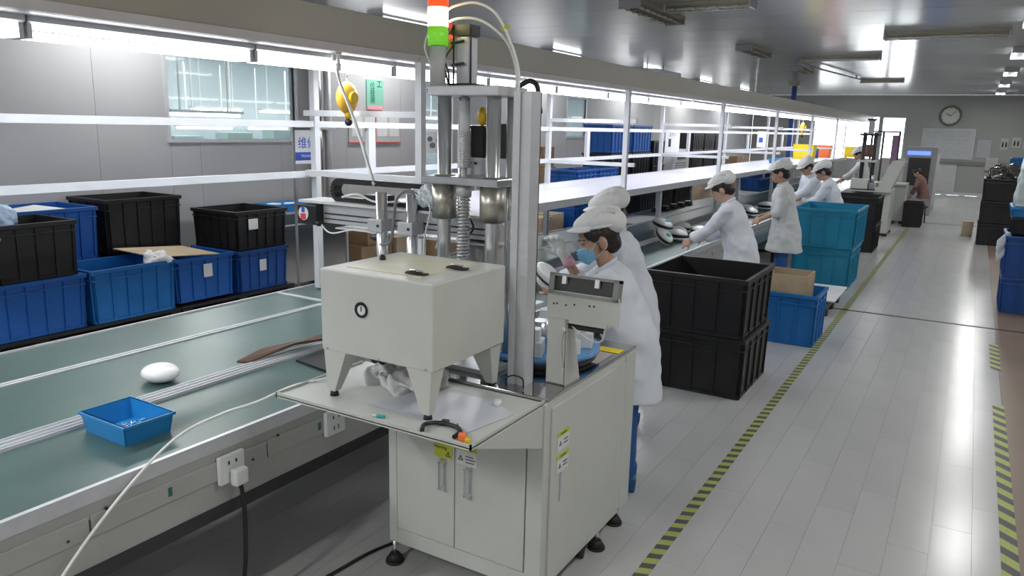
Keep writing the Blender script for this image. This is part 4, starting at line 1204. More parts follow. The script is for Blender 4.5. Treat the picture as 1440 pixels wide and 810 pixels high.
cabt('clear_hose', [(-1.99, 2.77, 2.47), (-1.95, 2.78, 2.49), (-1.86, 2.8, 2.50), (-1.76, 2.8, 2.45), (-1.68, 2.79, 2.33), (-1.63, 2.77, 2.22), (-1.62, 2.75, 2.12)], .006, M['hosew'])
cabt('clear_hose', [(-2.02, 2.7, 2.40), (-2.05, 2.7, 2.32), (-2.02, 2.71, 2.24), (-1.99, 2.73, 2.16)], .004, M['hosew'])
cabt('hose_tie', [(-1.73, 2.80, 2.385), (-1.70, 2.80, 2.40)], .01, M['yel'])
cabt('grey_cable', [(-1.90, 2.80, 1.62), (-1.86, 2.80, 1.56), (-1.90, 2.80, 1.50), (-1.93, 2.80, 1.42)], .005, M['dark'])
# small pneumatic valve column to the right of right column
tc('sensor_rod', -1.665, 2.80, 1.2, 1.74, .006, M['chrome'], n=10)
mb = MB(); pts = []
N = 20 * 10
for i in range(N + 1):
    a = 2 * pi * i / 10
    pts.append((-1.665 - ox2 + .010 * cos(a), 2.80 - oy2 + .010 * sin(a), 1.42 - .95 + .25 * i / N))
mb.tube(pts, .0022, n=5, sub=1)
O('small_spring', mb, M['chrome'], t)
# tower light
t = T('signal_light', 'red amber green signal light on a grey pole beside the press top', 'signal light', (-1.997, 2.72, 2.16))
O('pole', MB().cyl((0, 0, 0), (0, 0, .165), .034, n=24), mat('grey_plastic', (.5, .5, .5), .4), t)
for k, (mm, nm, z0, z1) in enumerate([(M['lgrn'], 'green_lens', .165, .24), (M['lamb'], 'amber_lens', .242, .315), (M['lred'], 'red_lens', .317, .40)]):
    O(nm, MB().cyl((0, 0, z0), (0, 0, z1), .043, n=28), mm, t)
O('cap', MB().cyl((0, 0, .40), (0, 0, .41), .043, n=28), M['black'], t)
# aluminium profile column
t = T('aluminium_column', 'tall slotted aluminium profile upright on the cabinet front', 'column', (-1.52, 2.66, .95))
mb = MB()
for (x0, x1, y0, y1) in ((-.040, -.010, -.04, -.034), (.010, .040, -.04, -.034), (-.012, .012, -.032, -.028), (-.040, -.034, -.034, .04), (.034, .040, -.034, .04), (-.04, .04, .034, .04)):
    mb.bx(x0, x1, y0, y1, 0, 1.18)
mb.bx(-.014, -.010, -.034, -.026, 0, 1.18).bx(.010, .014, -.034, -.026, 0, 1.18)
O('profile', mb, M['aluw'], t)
O('end_cap', MB().bx(-.04, .04, -.04, .04, 1.18, 1.184), M['frame'], t)
O('loop_cable', MB().tube([(-.01, -.10, .01), (.0, -.12, .05), (.03, -.11, .065), (.06, -.09, .05), (.06, -.08, .008)], .0035), M['black'], t)

# ------------------------------------------------------------------ linear actuator
t = T('linear_actuator', 'horizontal robot slide with black cable chain on two steel pillars', 'actuator', (-2.3, 2.85, .95))
ox3, oy3, oz3 = -2.3, 2.85, .95
def ab(name, x0, x1, y0, y1, z0, z1, m, par=None, **k):
    return O(name, MB().bx(x0 - ox3, x1 - ox3, y0 - oy3, y1 - oy3, z0 - oz3, z1 - oz3), m, par or t, **k)
for x in (-2.365, -2.185):
    p = O('pillar', MB().cyl((x - ox3, 2.78 - oy3, .02), (x - ox3, 2.78 - oy3, .735), .027, n=24), M['chrome'], t)
    ab('clamp', x - .055, x + .03, 2.74, 2.83, 1.50, 1.56, M['aluw'], p, bevel=.003)
    O('clamp_screw', MB().cyl((x - ox3 + .01, 2.74 - oy3, .58), (x - ox3 + .01, 2.735 - oy3, .58), .007, n=8), M['dark'], p)
ab('base_plate', -2.44, -2.10, 2.70, 2.92, .952, .972, M['aluw'])
r = ab('slide_rail', -2.80, -1.78, 2.84, 2.92, 1.50, 1.60, M['aluw'], bevel=.003)
ab('rail_groove', -2.79, -1.79, 2.836, 2.84, 1.545, 1.552, M['dark'], r)
ab('rail_groove', -2.79, -1.79, 2.836, 2.84, 1.52, 1.525, M['dark'], r)
ab('top_cover', -2.93, -1.78, 2.80, 2.98, 1.60, 1.612, M['white'], r)
ab('lower_plate', -2.72, -1.78, 2.84, 2.95, 1.475, 1.482, M['white'], r)
m_ = ab('drive_motor', -2.93, -2.80, 2.79, 2.89, 1.49, 1.59, M['black'], bevel=.004)
O('round_logo', MB().cyl((-2.885 - ox3, 2.789 - oy3, 1.545 - oz3), (-2.885 - ox3, 2.787 - oy3, 1.545 - oz3), .034, n=28), M['paper'], m_)
O('logo_blue', MB().bx(-2.898 - ox3, -2.875 - ox3, 2.786 - oy3, 2.7868 - oy3, 1.55 - oz3, 1.578 - oz3), M['print_blue'], m_)
O('logo_red', MB().bx(-2.905 - ox3, -2.868 - ox3, 2.786 - oy3, 2.7868 - oy3, 1.515 - oz3, 1.545 - oz3), M['wblue'], m_)
O('cable_joint', MB().ell((-2.79 - ox3, 2.80 - oy3, 1.50 - oz3), (.02, .02, .015)), M['black'], m_)
# chain links
ch = MB()
path = []
for i in range(14): path.append((-2.10 - i * .045, 1.715))
for i in range(9):
    a = pi / 2 + pi * (i + 1) / 10
    path.append((-2.70 + .048 * cos(a), 1.667 + .048 * sin(a)))
for i in range(14): path.append((-2.70 + i * .05, 1.622))
for i in range(len(path) - 1):
    (xa, za), (xb, zb) = path[i], path[i + 1]
    ang = math.atan2(zb - za, xb - xa)
    L = math.hypot(xb - xa, zb - za)
    mt = Matrix.Translation(((xa + xb) / 2 - ox3, 2.88 - oy3, (za + zb) / 2 - oz3)) @ Matrix.Rotation(-ang, 4, 'Y')
    O('chain_link', MB().bx(-L / 2 - .004, L / 2 - .004, -.028, .028, -.013, .013, mt), M['black'], t)
def cba(name, pts, rr, m):
    return O(name, MB().tube([(p[0] - ox3, p[1] - oy3, p[2] - oz3) for p in pts], rr), m, t)
cba('grey_cable', [(-2.36, 2.76, 1.44), (-2.29, 2.75, 1.46), (-2.27, 2.75, 1.55), (-2.25, 2.75, 1.66), (-2.20, 2.76, 1.70), (-2.13, 2.78, 1.68)], .007, mat('grey_cable', (.22, .22, .24), .5))
cba('white_hose', [(-2.78, 2.80, 1.50), (-2.70, 2.79, 1.46), (-2.55, 2.79, 1.49), (-2.42, 2.80, 1.48)], .004, M['hosew'])
cba('white_hose', [(-2.65, 2.82, 1.64), (-2.55, 2.82, 1.66), (-2.45, 2.83, 1.63), (-2.3, 2.83, 1.64)], .005, M['hosew'])
cba('clear_hose', [(-2.15, 2.76, 1.69), (-2.06, 2.75, 1.64), (-2.09, 2.75, 1.5), (-2.10, 2.76, 1.40)], .004, M['hosew'])
cba('clear_hose', [(-2.18, 2.77, 1.71), (-2.04, 2.77, 1.70), (-2.00, 2.78, 1.62), (-2.05, 2.78, 1.45)], .003, M['hosew'])
O('cable_knot', MB().ell((-2.40 - ox3, 2.79 - oy3, 1.465 - oz3), (.045, .02, .018)), M['black'], t)
ab('carriage', -2.52, -2.40, 2.83, 2.92, 1.615, 1.66, M['black'], bevel=.004)
ab('carriage', -2.20, -2.06, 2.80, 2.92, 1.612, 1.64, M['black'], bevel=.004)
mb = MB()
for k in range(5):
    random.seed(k + 40)
    mb.ell((random.uniform(-.06, .06), random.uniform(-.02, .02), random.uniform(-.03, .02)), (.05, .02, .035), (random.random(), random.random(), 0))
me = blob(mb, .006, 1, .02, .03); me.materials.clear(); me.materials.append(M['film'])
O('film_wrap', me, None, t, loc=(-2.09 - ox3, 2.79 - oy3, 1.69 - oz3))
O('red_part', MB().cyl((-2.03 - ox3, 2.84 - oy3, 1.645 - oz3), (-1.995 - ox3, 2.84 - oy3, 1.645 - oz3), .018), mat('crimson', (.6, .03, .09), .4), t)
ab('side_box', -1.99, -1.80, 2.92, 3.05, 1.38, 1.56, M['panel'], bevel=.004)

# ------------------------------------------------------------------ rotary table
t = T('rotary_table', 'blue round rotary table with white fixture blocks on the cabinet', 'turntable', (-1.66, 3.08, .95))
O('black_base', MB().cyl((0, 0, .0), (0, 0, .03), .27, n=48), M['dark'], t)
O('disc', MB().cyl((0, 0, .031), (0, 0, .05), .285, n=64), M['disc'], t)
for k in range(8):
    a = k * pi / 4 + .35
    mt = Matrix.Rotation(a, 4, 'Z')
    o = O('fixture_block', MB().bx(.14, .25, -.045, .045, .05, .12).bx(.16, .22, -.03, .03, .12, .17), M['white'], t, bevel=.004)
    o.rotation_euler = (0, 0, a)
O('centre_post', MB().cyl((0, 0, .05), (0, 0, .16), .04), M['alu'], t)

# ------------------------------------------------------------------ control panel on bracket
t = T('control_screen', 'tilted control screen seen from behind on a cream sheet bracket', 'screen', (-1.38, 2.72, .95))
O('bracket_post', MB().bx(-.052, .035, 0, .006, 0, .38), M['cream'], t, bevel=.001)
O('bracket_flange', MB().poly([(.0, 0), (.14, 0), (.055, .29), (.05, .38), (0, .38)], 'x', .031, .037), M['cream'], t)
O('bracket_plate', MB().bx(-.055, .262, -.002, .006, .285, .40), M['cream'], t, bevel=.001)
O('bracket_foot', MB().bx(-.052, .035, 0, .09, 0, .005), M['cream'], t)
mt = Matrix.Translation((.10, .0, .385)) @ Matrix.Rotation(radians(-12), 4, 'X')
fr = MB().bx(-.15, .155, -.012, .03, -.0, .012, mt).bx(-.15, .155, -.012, .03, .075, .087, mt).bx(-.15, -.128, -.012, .03, .0, .087, mt).bx(.133, .155, -.012, .03, .0, .087, mt)
O('screen_case', fr, mat('screen_case_grey', (.20, .21, .20), .45), t)
O('screen_back', MB().bx(-.13, .135, .002, .028, .01, .078, mt), M['black'], t)
for x in (-.085, .06):
    O('mounting_clip', MB().bx(x - .006, x + .012, -.016, .0, .045, .078, mt), M['aluw'], t)
O('dark_slot', MB().bx(.0, .0, 0, 0, 0, 0) if False else MB().bx(.045, .205, -.004, -.002, .25, .272), M['black'], t)
O('lower_bracket', MB().bx(.045, .212, -.004, .05, .268, .285), M['cream'], t)
for x, z in ((-.025, .345), (-.01, .347), (.03, .345), (.068, .352), (.135, .355), (.155, .356)):
    O('hole', MB().cyl((x, -.003, z), (x, -.001, z), .0045, n=10), M['dark'], t)
O('cable_clip', MB().ell((.028, -.006, .243), (.009, .006, .009)), M['white'], t)
O('grey_lead', MB().tube([(.028, -.006, .24), (.018, -.008, .20), (.018, -.008, .14), (.03, -.006, .08)], .003), M['aluw'], t)
O('white_lead', MB().tube([(.06, .0, .262), (.10, -.01, .24), (.16, -.01, .215), (.20, -.01, .225), (.205, 0, .27)], .0035), M['aluw'], t)
O('instruction_card', MB().bx(.02, .05, .35, .48, .001, .003), M['yel'], t) if False else None
tag(O('instruction_card', MB().bx(-.12, .0, -.05, .02, 0, .002), M['ylw'], loc=(-1.34, 3.33, .951), rot=(0, 0, 0)), 'yellow edged instruction card on the cabinet top near the back corner', 'card')
tag(O('instruction_card', MB().bx(-.12, .0, -.12, .06, 0, .002), mat('pale_card', (.6, .55, .52), .5), loc=(-1.36, 3.20, .951)), 'pale instruction card lying on the polished cabinet top', 'card')

# ---------------- small things on front tray
t = T('tool_pliers', 'black handled pliers lying open on the tray corner', 'pliers', (-1.515, 2.112, .938))
O('jaw', MB().bx(-.022, .006, .0, .045, .0, .012, Matrix.Rotation(.35, 4, 'Z')), M['dark'], t, bevel=.003)
O('grip', MB().tube([(-.004, .005, .009), (-.04, -.012, .010), (-.055, -.05, .011), (-.03, -.095, .010)], .0085), M['black'], t)
O('grip', MB().tube([(.004, .005, .009), (.05, .0, .010), (.088, -.03, .011), (.095, -.078, .010)], .0085), M['black'], t)
t = T('glue_cap', 'orange and yellow plastic cap beside the pliers', 'cap', (-1.392, 2.045, .936))
O('orange_part', MB().bx(-.015, .012, -.012, .02, 0, .025), M['orange'], t, bevel=.003, rot=(0, 0, .5))
O('yellow_part', MB().bx(.008, .028, -.018, .005, 0, .015), M['yellow'], t, bevel=.003, rot=(0, 0, .5))
O('needle', MB().cyl((-.02, .0, .012), (-.035, .02, .05), .002, n=6), M['dark'], t)
mb = MB().poly([(-.26, -.12), (.22, -.16), (.27, .10), (.12, .18), (-.20, .15)], 'z', 0, .0015)
tag(O('film_sheet', mb, mat('grey_film', (.58, .60, .66), .3, var=.05), loc=(-1.64, 2.26, .9365)), 'translucent grey plastic sheet under the box legs', 'sheet')
bag((-1.93, 2.37, .962), (.17, .15, .028), mat('milky_cloth', (.74, .75, .74), .55), 'crumpled white film heap on the tray under the white box', 51, voxel=.008, disp=.03, dscale=.05)
tag(O('small_cup', MB().cyl((0, 0, 0), (0, 0, .025), .018, .014), M['white'], loc=(-1.47, 2.40, .936)), 'small white plastic cup on the tray behind the sheet', 'cup')
t = T('fine_tip', 'tiny blue and white dispensing tip near the tray front edge', 'tip', (-1.775, 2.045, .938))
O('tip_body', MB().cyl((0, 0, .006), (.03, .01, .006), .006, n=8), M['tealp'], t)
O('tip_cap', MB().cyl((-.02, -.0, .006), (0, 0, .006), .004, n=8), M['paper'], t)
tag(O('drain_hose', MB().tube([(-2.16, 2.30, .955), (-2.30, 2.15, .93), (-2.36, 2.0, .89), (-2.40, 1.85, .875), (-2.41, 1.65, .84), (-2.40, 1.42, .71), (-2.38, 1.20, .54), (-2.36, 1.0, .32), (-2.34, .8, .05), (-2.3, .55, .014)], .0055), M['hosew']), 'pale tube drooping from the tray over the conveyor edge to the floor', 'hose')

# belt contents behind machine
for k, (x, y, c, l) in enumerate([(-2.62, 4.0, M['ylw'], 'yellow black marked card on the belt nearest the press'), (-2.75, 4.4, M['paper'], 'white tray insert on the belt before the masked worker'), (-2.55, 4.25, M['paper'], 'white folded packet on the belt before the masked worker'), (-2.8, 4.1, M['yel'], 'second yellow card on the belt behind the press')]):
    o = tag(O('work_card', MB().bx(-.09, .09, -.07, .07, 0, .035 if c is M['paper'] else .012), c, loc=(x, y, .746), rot=(0, 0, .4 + k), bevel=.004), l, 'card')
t = T('work_tray', 'white moulded tray on a stand between press and masked worker', 'tray', (-2.25, 3.75, .0))
O('top', MB().bx(-.16, .16, -.18, .18, .96, .985), M['white'], t, bevel=.005)
O('stand', MB().cyl((0, 0, .02), (0, 0, .96), .02).cyl((0, 0, 0), (0, 0, .02), .12), M['aluw'], t)
O('yellow_insert', MB().bx(-.12, -.03, -.15, -.05, .985, .99).bx(.0, .09, -.15, -.06, .985, .99), M['ylw'], t)
O('black_insert', MB().bx(-.03, .0, -.15, -.08, .985, .992).bx(-.12, .1, .0, .02, .985, .99), M['black'], t)
O('white_cup', MB().bx(-.08, .02, .04, .14, .985, 1.03), M['white'], t)

# ================================================================== SECOND MACHINE (far)
def far_machine(x0, x1, y0, y1, label, tower=True, tilt=True, name='machine_cabinet'):
    ox, oy = (x0 + x1) / 2, (y0 + y1) / 2
    t = T(name, label, 'cabinet', (ox, oy, 0))
    a, b = (x1 - x0) / 2, (y1 - y0) / 2
    O('body', MB().bx(a - .32, a, -b, b, .06, .88), M['cream'], t, bevel=.008)
    O('side_panel', MB().bx(-a, -a + .06, -b + .1, b, .06, .88), M['cream'], t)
    O('back_panel', MB().bx(-a, a, b - .05, b, .06, .88), M['cream'], t)
    O('top_plate', MB().bx(-a - .05, a, -b - .1, b, .88, .92), M['cream'], t, bevel=.004)
    for x in (-a + .05, a - .28, a - .04):
        for y in (-b + .05, b - .05):
            O('levelling_foot', MB().cyl((x, y, 0), (x, y, .06), .045), M['rubber'], t)
    if tilt:
        O('tilted_panel', MB().poly([(a - .28, .92), (a - .02, .92), (a + .18, 1.50), (a - .05, 1.50)], 'y', -b - .02, b * .3), M['cream'], t, bevel=.004)
    if tower:
        for x in (-a + .10, -a + .30):
            for y in (-.15, .15):
                O('guide_column', MB().cyl((x, y, .92), (x, y, 2.05), .022), M['dark'], t)
        O('cross_plate', MB().bx(-a + .02, -a + .38, -.2, .2, 1.98, 2.02), M['dark'], t)
        O('cross_plate', MB().bx(-a + .02, -a + .38, -.2, .2, 1.45, 1.49), M['aluw'], t)
        O('air_cylinder', MB().bx(-a + .15, -a + .25, -.06, .06, 2.02, 2.28), M['aluw'], t)
        O('cylinder_cap', MB().bx(-a + .12, -a + .28, -.08, .08, 2.28, 2.32), M['dark'], t)
        O('drive_motor', MB().cyl((-a + .2, .05, 1.55), (-a + .2, .05, 1.80), .08), M['brown'], t)
        O('work_box', MB().bx(-a - .02, -a + .30, -b - .05, -.2, .92, 1.12), M['cream2'], t, bevel=.004)
        O('fixture', MB().bx(-a + .32, -a + .42, -b, -.2, .92, 1.06).cyl((-a + .37, -b + .1, 1.06), (-a + .37, -b + .1, 1.2), .03), M['alu'], t)
        O('black_strip', MB().bx(-a, -a + .45, -b - .11, -b - .09, .915, .935), M['black'], t)
    return t
far_machine(-2.08, -1.34, 17.0, 17.9, 'second cream press machine with tilted panel, far along the aisle')
far_machine(-1.92, -1.25, 19.75, 20.4, 'third cream cabinet just behind the second press machine', tower=False, tilt=False)
t = T('column_frame', 'thin dark frame of rods rising behind the second machine', 'frame', (-1.95, 20.75, 0))
for x in (-.25, 0, .35):
    O('rod', MB().cyl((x, 0, 0), (x, 0, 2.1), .025), M['dark'], t)
O('cross_rod', MB().cyl((-.25, 0, 2.08), (.35, 0, 2.08), .018), M['dark'], t)
O('purple_drape', MB().bx(.2, .34, -.03, .03, 1.3, 2.0), mat('mauve_cloth', (.25, .15, .25), .8), t)
t = T('instrument_cabinet', 'tall grey equipment cabinet with a lit blue header beyond the machines', 'cabinet', (-1.25, 23.3, 0))
O('case', MB().bx(-.35, .42, -.9, 1.2, 0, 1.72), mat('cabinet_grey', (.33, .33, .34), .4), t, bevel=.02)
O('opening', MB().bx(-.2, .30, -.915, -.895, .75, 1.45), M['dark'], t)
O('lit_header', MB().bx(-.25, .28, -.92, -.90, 1.52, 1.62), M['screenb'], t)
O('side_plate', MB().bx(.42, .43, -.8, 1.1, .2, 1.55), M['aluw'], t)
t = T('grey_cabinet', 'pale cream box cabinet before the tall grey equipment', 'cabinet', (-1.72, 21.2, 0))
O('case', MB().bx(-.25, .25, -.25, .25, .0, 1.45), M['cream'], t, bevel=.01)
O('vent', MB().bx(-.2, .2, -.255, -.25, 1.1, 1.3), M['aluw'], t)
bin_(-1.24, -.84, 19.15, 19.75, .0, .55, bk, 'small black bin beside the person in brown')

# ================================================================== PEOPLE
def rotp(p, c, ax, ang):
    return Matrix.Rotation(ang, 3, ax) @ (Vector(p) - Vector(c)) + Vector(c)
def ik(s, h, l1, l2, pole):
    s, h = Vector(s), Vector(h)
    d = h - s; L = min(d.length, (l1 + l2) * .995); dn = d.normalized()
    a = (l1 * l1 - l2 * l2 + L * L) / (2 * L)
    r = math.sqrt(max(0, l1 * l1 - a * a))
    p = Vector(pole); p = (p - dn * p.dot(dn)).normalized()
    return s + dn * a + p * r, s + dn * L
def hand(mb, w, d, nrm, curl, side, s=1.0, fr=.0085):
    d = Vector(d).normalized(); nrm = Vector(nrm); nrm = (nrm - d * nrm.dot(d)).normalized()
    wv = d.cross(nrm) * side
    w = Vector(w)
    k0 = [w + wv * .02 * s, w - wv * .02 * s, w + d * .08 * s + wv * .032 * s, w + d * .085 * s - wv * .034 * s, w + d * .05 * s + wv * .034 * s, w + d * .05 * s - wv * .034 * s]
    pts = []
    for p in k0:
        for q in (-1, 1):
            pts.append(p + nrm * q * .012 * s)
            pts.append(p + wv * (.008 if (p - w).dot(wv) > 0 else -.008) * s)
    mb.hull(pts)
    for i, (l, o) in enumerate(((.066, .029), (.076, .010), (.070, -.010), (.056, -.029))):
        p = w + d * .078 * s + wv * o * s
        ang = curl * (.5 + .12 * i)
        dd = d.copy()
        for j, f in enumerate((.45, .32, .23)):
            ax = d.cross(nrm).normalized()
            dd = Matrix.Rotation(ang * (.5 if j == 0 else .9), 3, ax) @ dd
            q = p + dd * l * f * s
            mb.cap(p, fr * (1 - .09 * j) * s, q, fr * (.93 - .09 * j) * s, n=8)
            p = q
    p = w + d * .02 * s + wv * .025 * s
    d2 = (d * .75 + wv * .75 + nrm * .35).normalized()
    q = p + d2 * .045 * s
    mb.cap(p, .013 * s, q, .010 * s, n=8)
    d3 = (d * .95 + wv * .2 + nrm * (.35 + curl * .2)).normalized()
    mb.cap(q, .0098 * s, q + d3 * .032 * s, .008 * s, n=8)

def person(loc, rz, s, label, lean=0.0, pitch=0.0, yaw=0.0, lh=None, rh=None, lcurl=.9, rcurl=.9, coat=M['cloth'], skin=M['skin'], mask=False, glove_r=False, cap=True,
           hem=.56, voxel=.009, sleeve=(.85, .85), lpole=(-.5, -.6, -.8), rpole=(.5, -.6, -.8), legs=True, seat=0.0, detail=False, hs=1.08, flare=0.0, ldir=None, rdir=None, stance=.10, bag_h=False):
    """local frame: faces +Y, right hand at +X"""
    t = T('person', label, 'person', loc, rz)
    def U(p):        # upper body lean about hips
        p = Vector(p) * s
        if p.z > .88 * s:
            p = rotp(p, (0, 0, .88 * s), 'X', -lean)
        return p
    neck = Vector((0, .0, 1.345))
    def Hd(p):       # head
        p = Vector(p)
        p = (p - neck) * hs + neck
        p = rotp(p, neck, 'Z', yaw)
        p = rotp(p, neck + Vector((0, 0, .04)), 'X', -pitch)
        return U(p)
    RH = Matrix.Rotation(-lean, 3, 'X') @ Matrix.Rotation(-pitch, 3, 'X') @ Matrix.Rotation(yaw, 3, 'Z')
    RU = Matrix.Rotation(-lean, 3, 'X')
    def he(mb, c, r, rot=None, **k):
        R = RH if rot is None else RH @ Euler(rot).to_matrix()
        mb.ell(Hd(c), tuple(x * s * hs for x in r), R, **k)
    body = MB()
    # torso
    body.discs([(0, 0, .80, .15, .10), (0, 0, .92, .155, .11), (0, .0, 1.02, .125, .095), (0, .005, 1.18, .15, .105), (0, 0, 1.28, .155, .095), (0, -.005, 1.335, .09, .06)], U)
    body.cap(U((0, -.005, 1.31)), .055 * s, Hd((0, .0, 1.42)), .05 * s)
    # head
    he(body, (0, -.008, 1.505), (.074, .092, .092), u=24, v=18)
    body.hull([Hd(p) for p in ((-.064, .02, 1.50), (.064, .02, 1.50), (-.055, .065, 1.49), (.055, .065, 1.49), (-.057, .02, 1.43), (.057, .02, 1.43), (-.045, .06, 1.43), (.045, .06, 1.43), (-.03, .072, 1.398), (.03, .072, 1.398), (-.038, .03, 1.395), (.038, .03, 1.395), (0, .085, 1.395), (0, .085, 1.50), (0, .088, 1.44), (-.035, .082, 1.46), (.035, .082, 1.46))])
    he(body, (0, .065, 1.403), (.024, .022, .018))
    body.hull([Hd(p) for p in ((0, .078, 1.492), (-.007, .08, 1.48), (.007, .08, 1.48), (-.016, .085, 1.443), (.016, .085, 1.443), (0, .111, 1.447), (0, .094, 1.436), (0, .10, 1.468))])
    he(body, (0, .086, 1.425), (.024, .010, .006)); he(body, (0, .084, 1.415), (.020, .010, .006))
    for q in (-1, 1):
        he(body, (q * .077, -.005, 1.462), (.012, .022, .034), (0, q * .15, 0))
        he(body, (q * .035, .058, 1.452), (.022, .025, .022))
        he(body, (q * .03, .077, 1.496), (.024, .012, .008))
    # legs
    for q in (-1, 1):
        hp = Vector((q * .085, 0, .86)) * s
        if seat:
            kn = Vector((q * .12, .38, seat + .02)) * s; an = Vector((q * .11, .40, .07)) * s; hp.z = (seat + .10) * s
        else:
            kn = Vector((q * (.09 + stance * .2), .015, .46)) * s; an = Vector((q * stance, -.01, .07)) * s
        body.cap(hp, .088 * s, kn, .055 * s); body.cap(kn, .056 * s, an, .036 * s)
        body.cap(an, .036 * s, an + Vector((0, .12, -.035)) * s, .028 * s)
    # arms
    inv = (Matrix.Translation(loc) @ Matrix.Rotation(rz, 4, 'Z')).inverted()
    arms = {}
    for q, tgt, pole, sl in ((-1, lh, lpole, sleeve[0]), (1, rh, rpole, sleeve[1])):
        sh = U((q * .165, -.005, 1.275))
        tg = inv @ Vector(tgt) if tgt is not None else sh + Vector((q * .05, .12, -.45)) * s
        el, wr = ik(sh, tg, .265 * s, .235 * s, pole)
        arms[q] = (sh, el, wr, sl)
        body.cap(sh, .048 * s, el, .038 * s); body.cap(el, .038 * s, wr, .025 * s)
    def hd(mb, q, curl, s2, fr):
        sh, el, wr, sl = arms[q]
        d = (wr - el).normalized()
        dr = (ldir if q < 0 else rdir)
        if dr is not None: d = (Matrix.Rotation(-rz, 3, 'Z') @ Vector(dr)).normalized()
        nrm = Vector((-q * .7, .25, -.6)) if not detail else Vector((-q * .9, .1, -.3))
        hand(mb, wr, d, nrm, curl, -q, s2, fr)
    hd(body, -1, lcurl, s, .0095); 
    if not glove_r: hd(body, 1, rcurl, s, .0095)
    O('body', blob(body, voxel, 3), skin, t)
    # trousers
    tr = MB()
    for q in (-1, 1):
        hp = Vector((q * .085, 0, .84)) * s
        if seat:
            kn = Vector((q * .12, .38, seat + .02)) * s; an = Vector((q * .11, .40, .10)) * s; hp.z = (seat + .10) * s
        else:
            kn = Vector((q * (.09 + stance * .2), .015, .46)) * s; an = Vector((q * stance, -.005, .12)) * s
        tr.cap(hp, .102 * s, kn, .075 * s); tr.cap(kn, .075 * s, an, .062 * s)
        so = MB(); a2 = Vector((q * (stance if not seat else .11), -.02 if not seat else .39, .045)) * s
        so.hull([a2 + Vector(p) * s for p in ((-.04, -.05, -.045), (.04, -.05, -.045), (-.045, .13, -.045), (.045, .13, -.045), (0, .19, -.045), (0, .18, -.02), (-.035, .12, .0), (.035, .12, .0), (-.038, -.055, .04), (.038, -.055, .04), (-.035, .04, .06), (.035, .04, .06))])
        O('shoe', blob(so, .012, 3), M['shoe'], t)
    O('trousers', blob(tr, .014, 3), M['trouser'], t)
    # coat
    c = MB()
    zb = hem if not seat else .73
    rings = [(0, -.005, zb, .225 + flare, .185 + flare), (0, -.005, .74, .212 + flare * .5, .168 + flare * .5), (0, 0, .90, .198, .156), (0, .002, 1.03, .188, .146), (0, .005, 1.18, .195, .146), (0, 0, 1.275, .185, .12), (0, -.004, 1.335, .105, .075), (0, -.004, 1.365, .066, .062)]
    if seat: rings[1] = (0, -.005, .80, .2, .155)
    c.discs([r for r in rings], U, n=24)
    for q in (-1, 1):
        sh, el, wr, sl = arms[q]
        c.cap(sh, .076 * s, el, .068 * s)
        en = el.lerp(wr, sl)
        c.cap(el, .068 * s, el.lerp(en, .55), .060 * s)
        d = (en - el).normalized(); u = d.orthogonal().normalized(); v = d.cross(u)
        L1 = el.lerp(en, .5)
        c.hull([L1 + (u * cos(a) + v * sin(a)) * .060 * s for a in [2 * pi * i / 14 for i in range(14)]] + [en + (u * cos(a) + v * sin(a)) * .060 * s for a in [2 * pi * i / 14 for i in range(14)]])
    ct = O('coat', blob(c, .011, 4, .04, .13), coat, t)
    # collar: lapel roll
    col = MB(); pts = []
    for i in range(13):
        a = -pi * .38 + (pi * 1.76) * i / 12 + pi / 2 + pi * .0
        a = radians(115) + radians(310) * i / 12
        pts.append(U((.073 * cos(a), .068 * sin(a) - .004 + (.01), 1.352 - .02 * sin(a))))
    col.tube(pts, .014 * s, n=8, sub=2)
    O('collar', blob(col, .007, 1), coat, ct)
    # hair
    h = MB()
    he(h, (0, -.022, 1.505), (.082, .092, .093), u=24, v=16)
    he(h, (0, -.055, 1.45), (.066, .05, .06), u=18, v=12)
    for q in (-1, 1):
        he(h, (q * .066, .028, 1.525), (.017, .042, .04))
    if not cap:
        he(h, (0, .02, 1.56), (.07, .07, .045))
    O('hair', blob(h, .009, 2, .008, .02), M['hair'], t)
    if cap:
        k = MB()
        he(k, (0, -.018, 1.563), (.098, .112, .055), (.05, 0, 0), u=28, v=18)
        he(k, (0, -.088, 1.535), (.090, .074, .062), u=24, v=16)
        for i in range(7):
            x = (i - 3) * .026
            ptsr = []
            for j in range(9):
                th = radians(20 + 150 * j / 8)
                ptsr.append(Hd((x * 1.05, -.035 + cos(th) * .115 * math.sqrt(max(.05, 1 - (x / .1) ** 2)), 1.567 + sin(th) * .0565 * math.sqrt(max(.05, 1 - (x / .1) ** 2)) + .12 * cos(th) * -.02)))
            k.tube(ptsr, .0075 * s, n=6, sub=1)
        cp_ = O('cap', blob(k, .007 if detail else .010, 2), M['cap'], t)
        b = MB()
        n = 14
        top, bot = [], []
        out = []
        for i in range(n + 1):
            a = radians(8 + 164 * i / n)
            out.append(((.090 * cos(a)), .030 + .100 * sin(a), 1.556 + .006 * sin(a) ** 2 - .022 * cos(a) ** 2))
        inn = []
        for i in range(n + 1):
            a = radians(5 + 170 * i / n)
            inn.append((.086 * cos(a), .0 + .078 * sin(a), 1.562))
        vo = [[b.bm.verts.new(Hd((p[0], p[1], p[2] + dz))) for p in out] for dz in (0, .006)]
        vi = [[b.bm.verts.new(Hd((p[0], p[1], p[2] + dz))) for p in inn] for dz in (0, .010)]
        for i in range(n):
            b.bm.faces.new((vo[0][i], vo[0][i + 1], vi[0][i + 1], vi[0][i]))
            b.bm.faces.new((vo[1][i + 1], vo[1][i], vi[1][i], vi[1][i + 1]))
            b.bm.faces.new((vo[0][i + 1], vo[0][i], vo[1][i], vo[1][i + 1]))
            b.bm.faces.new((vi[0][i], vi[0][i + 1], vi[1][i + 1], vi[1][i]))
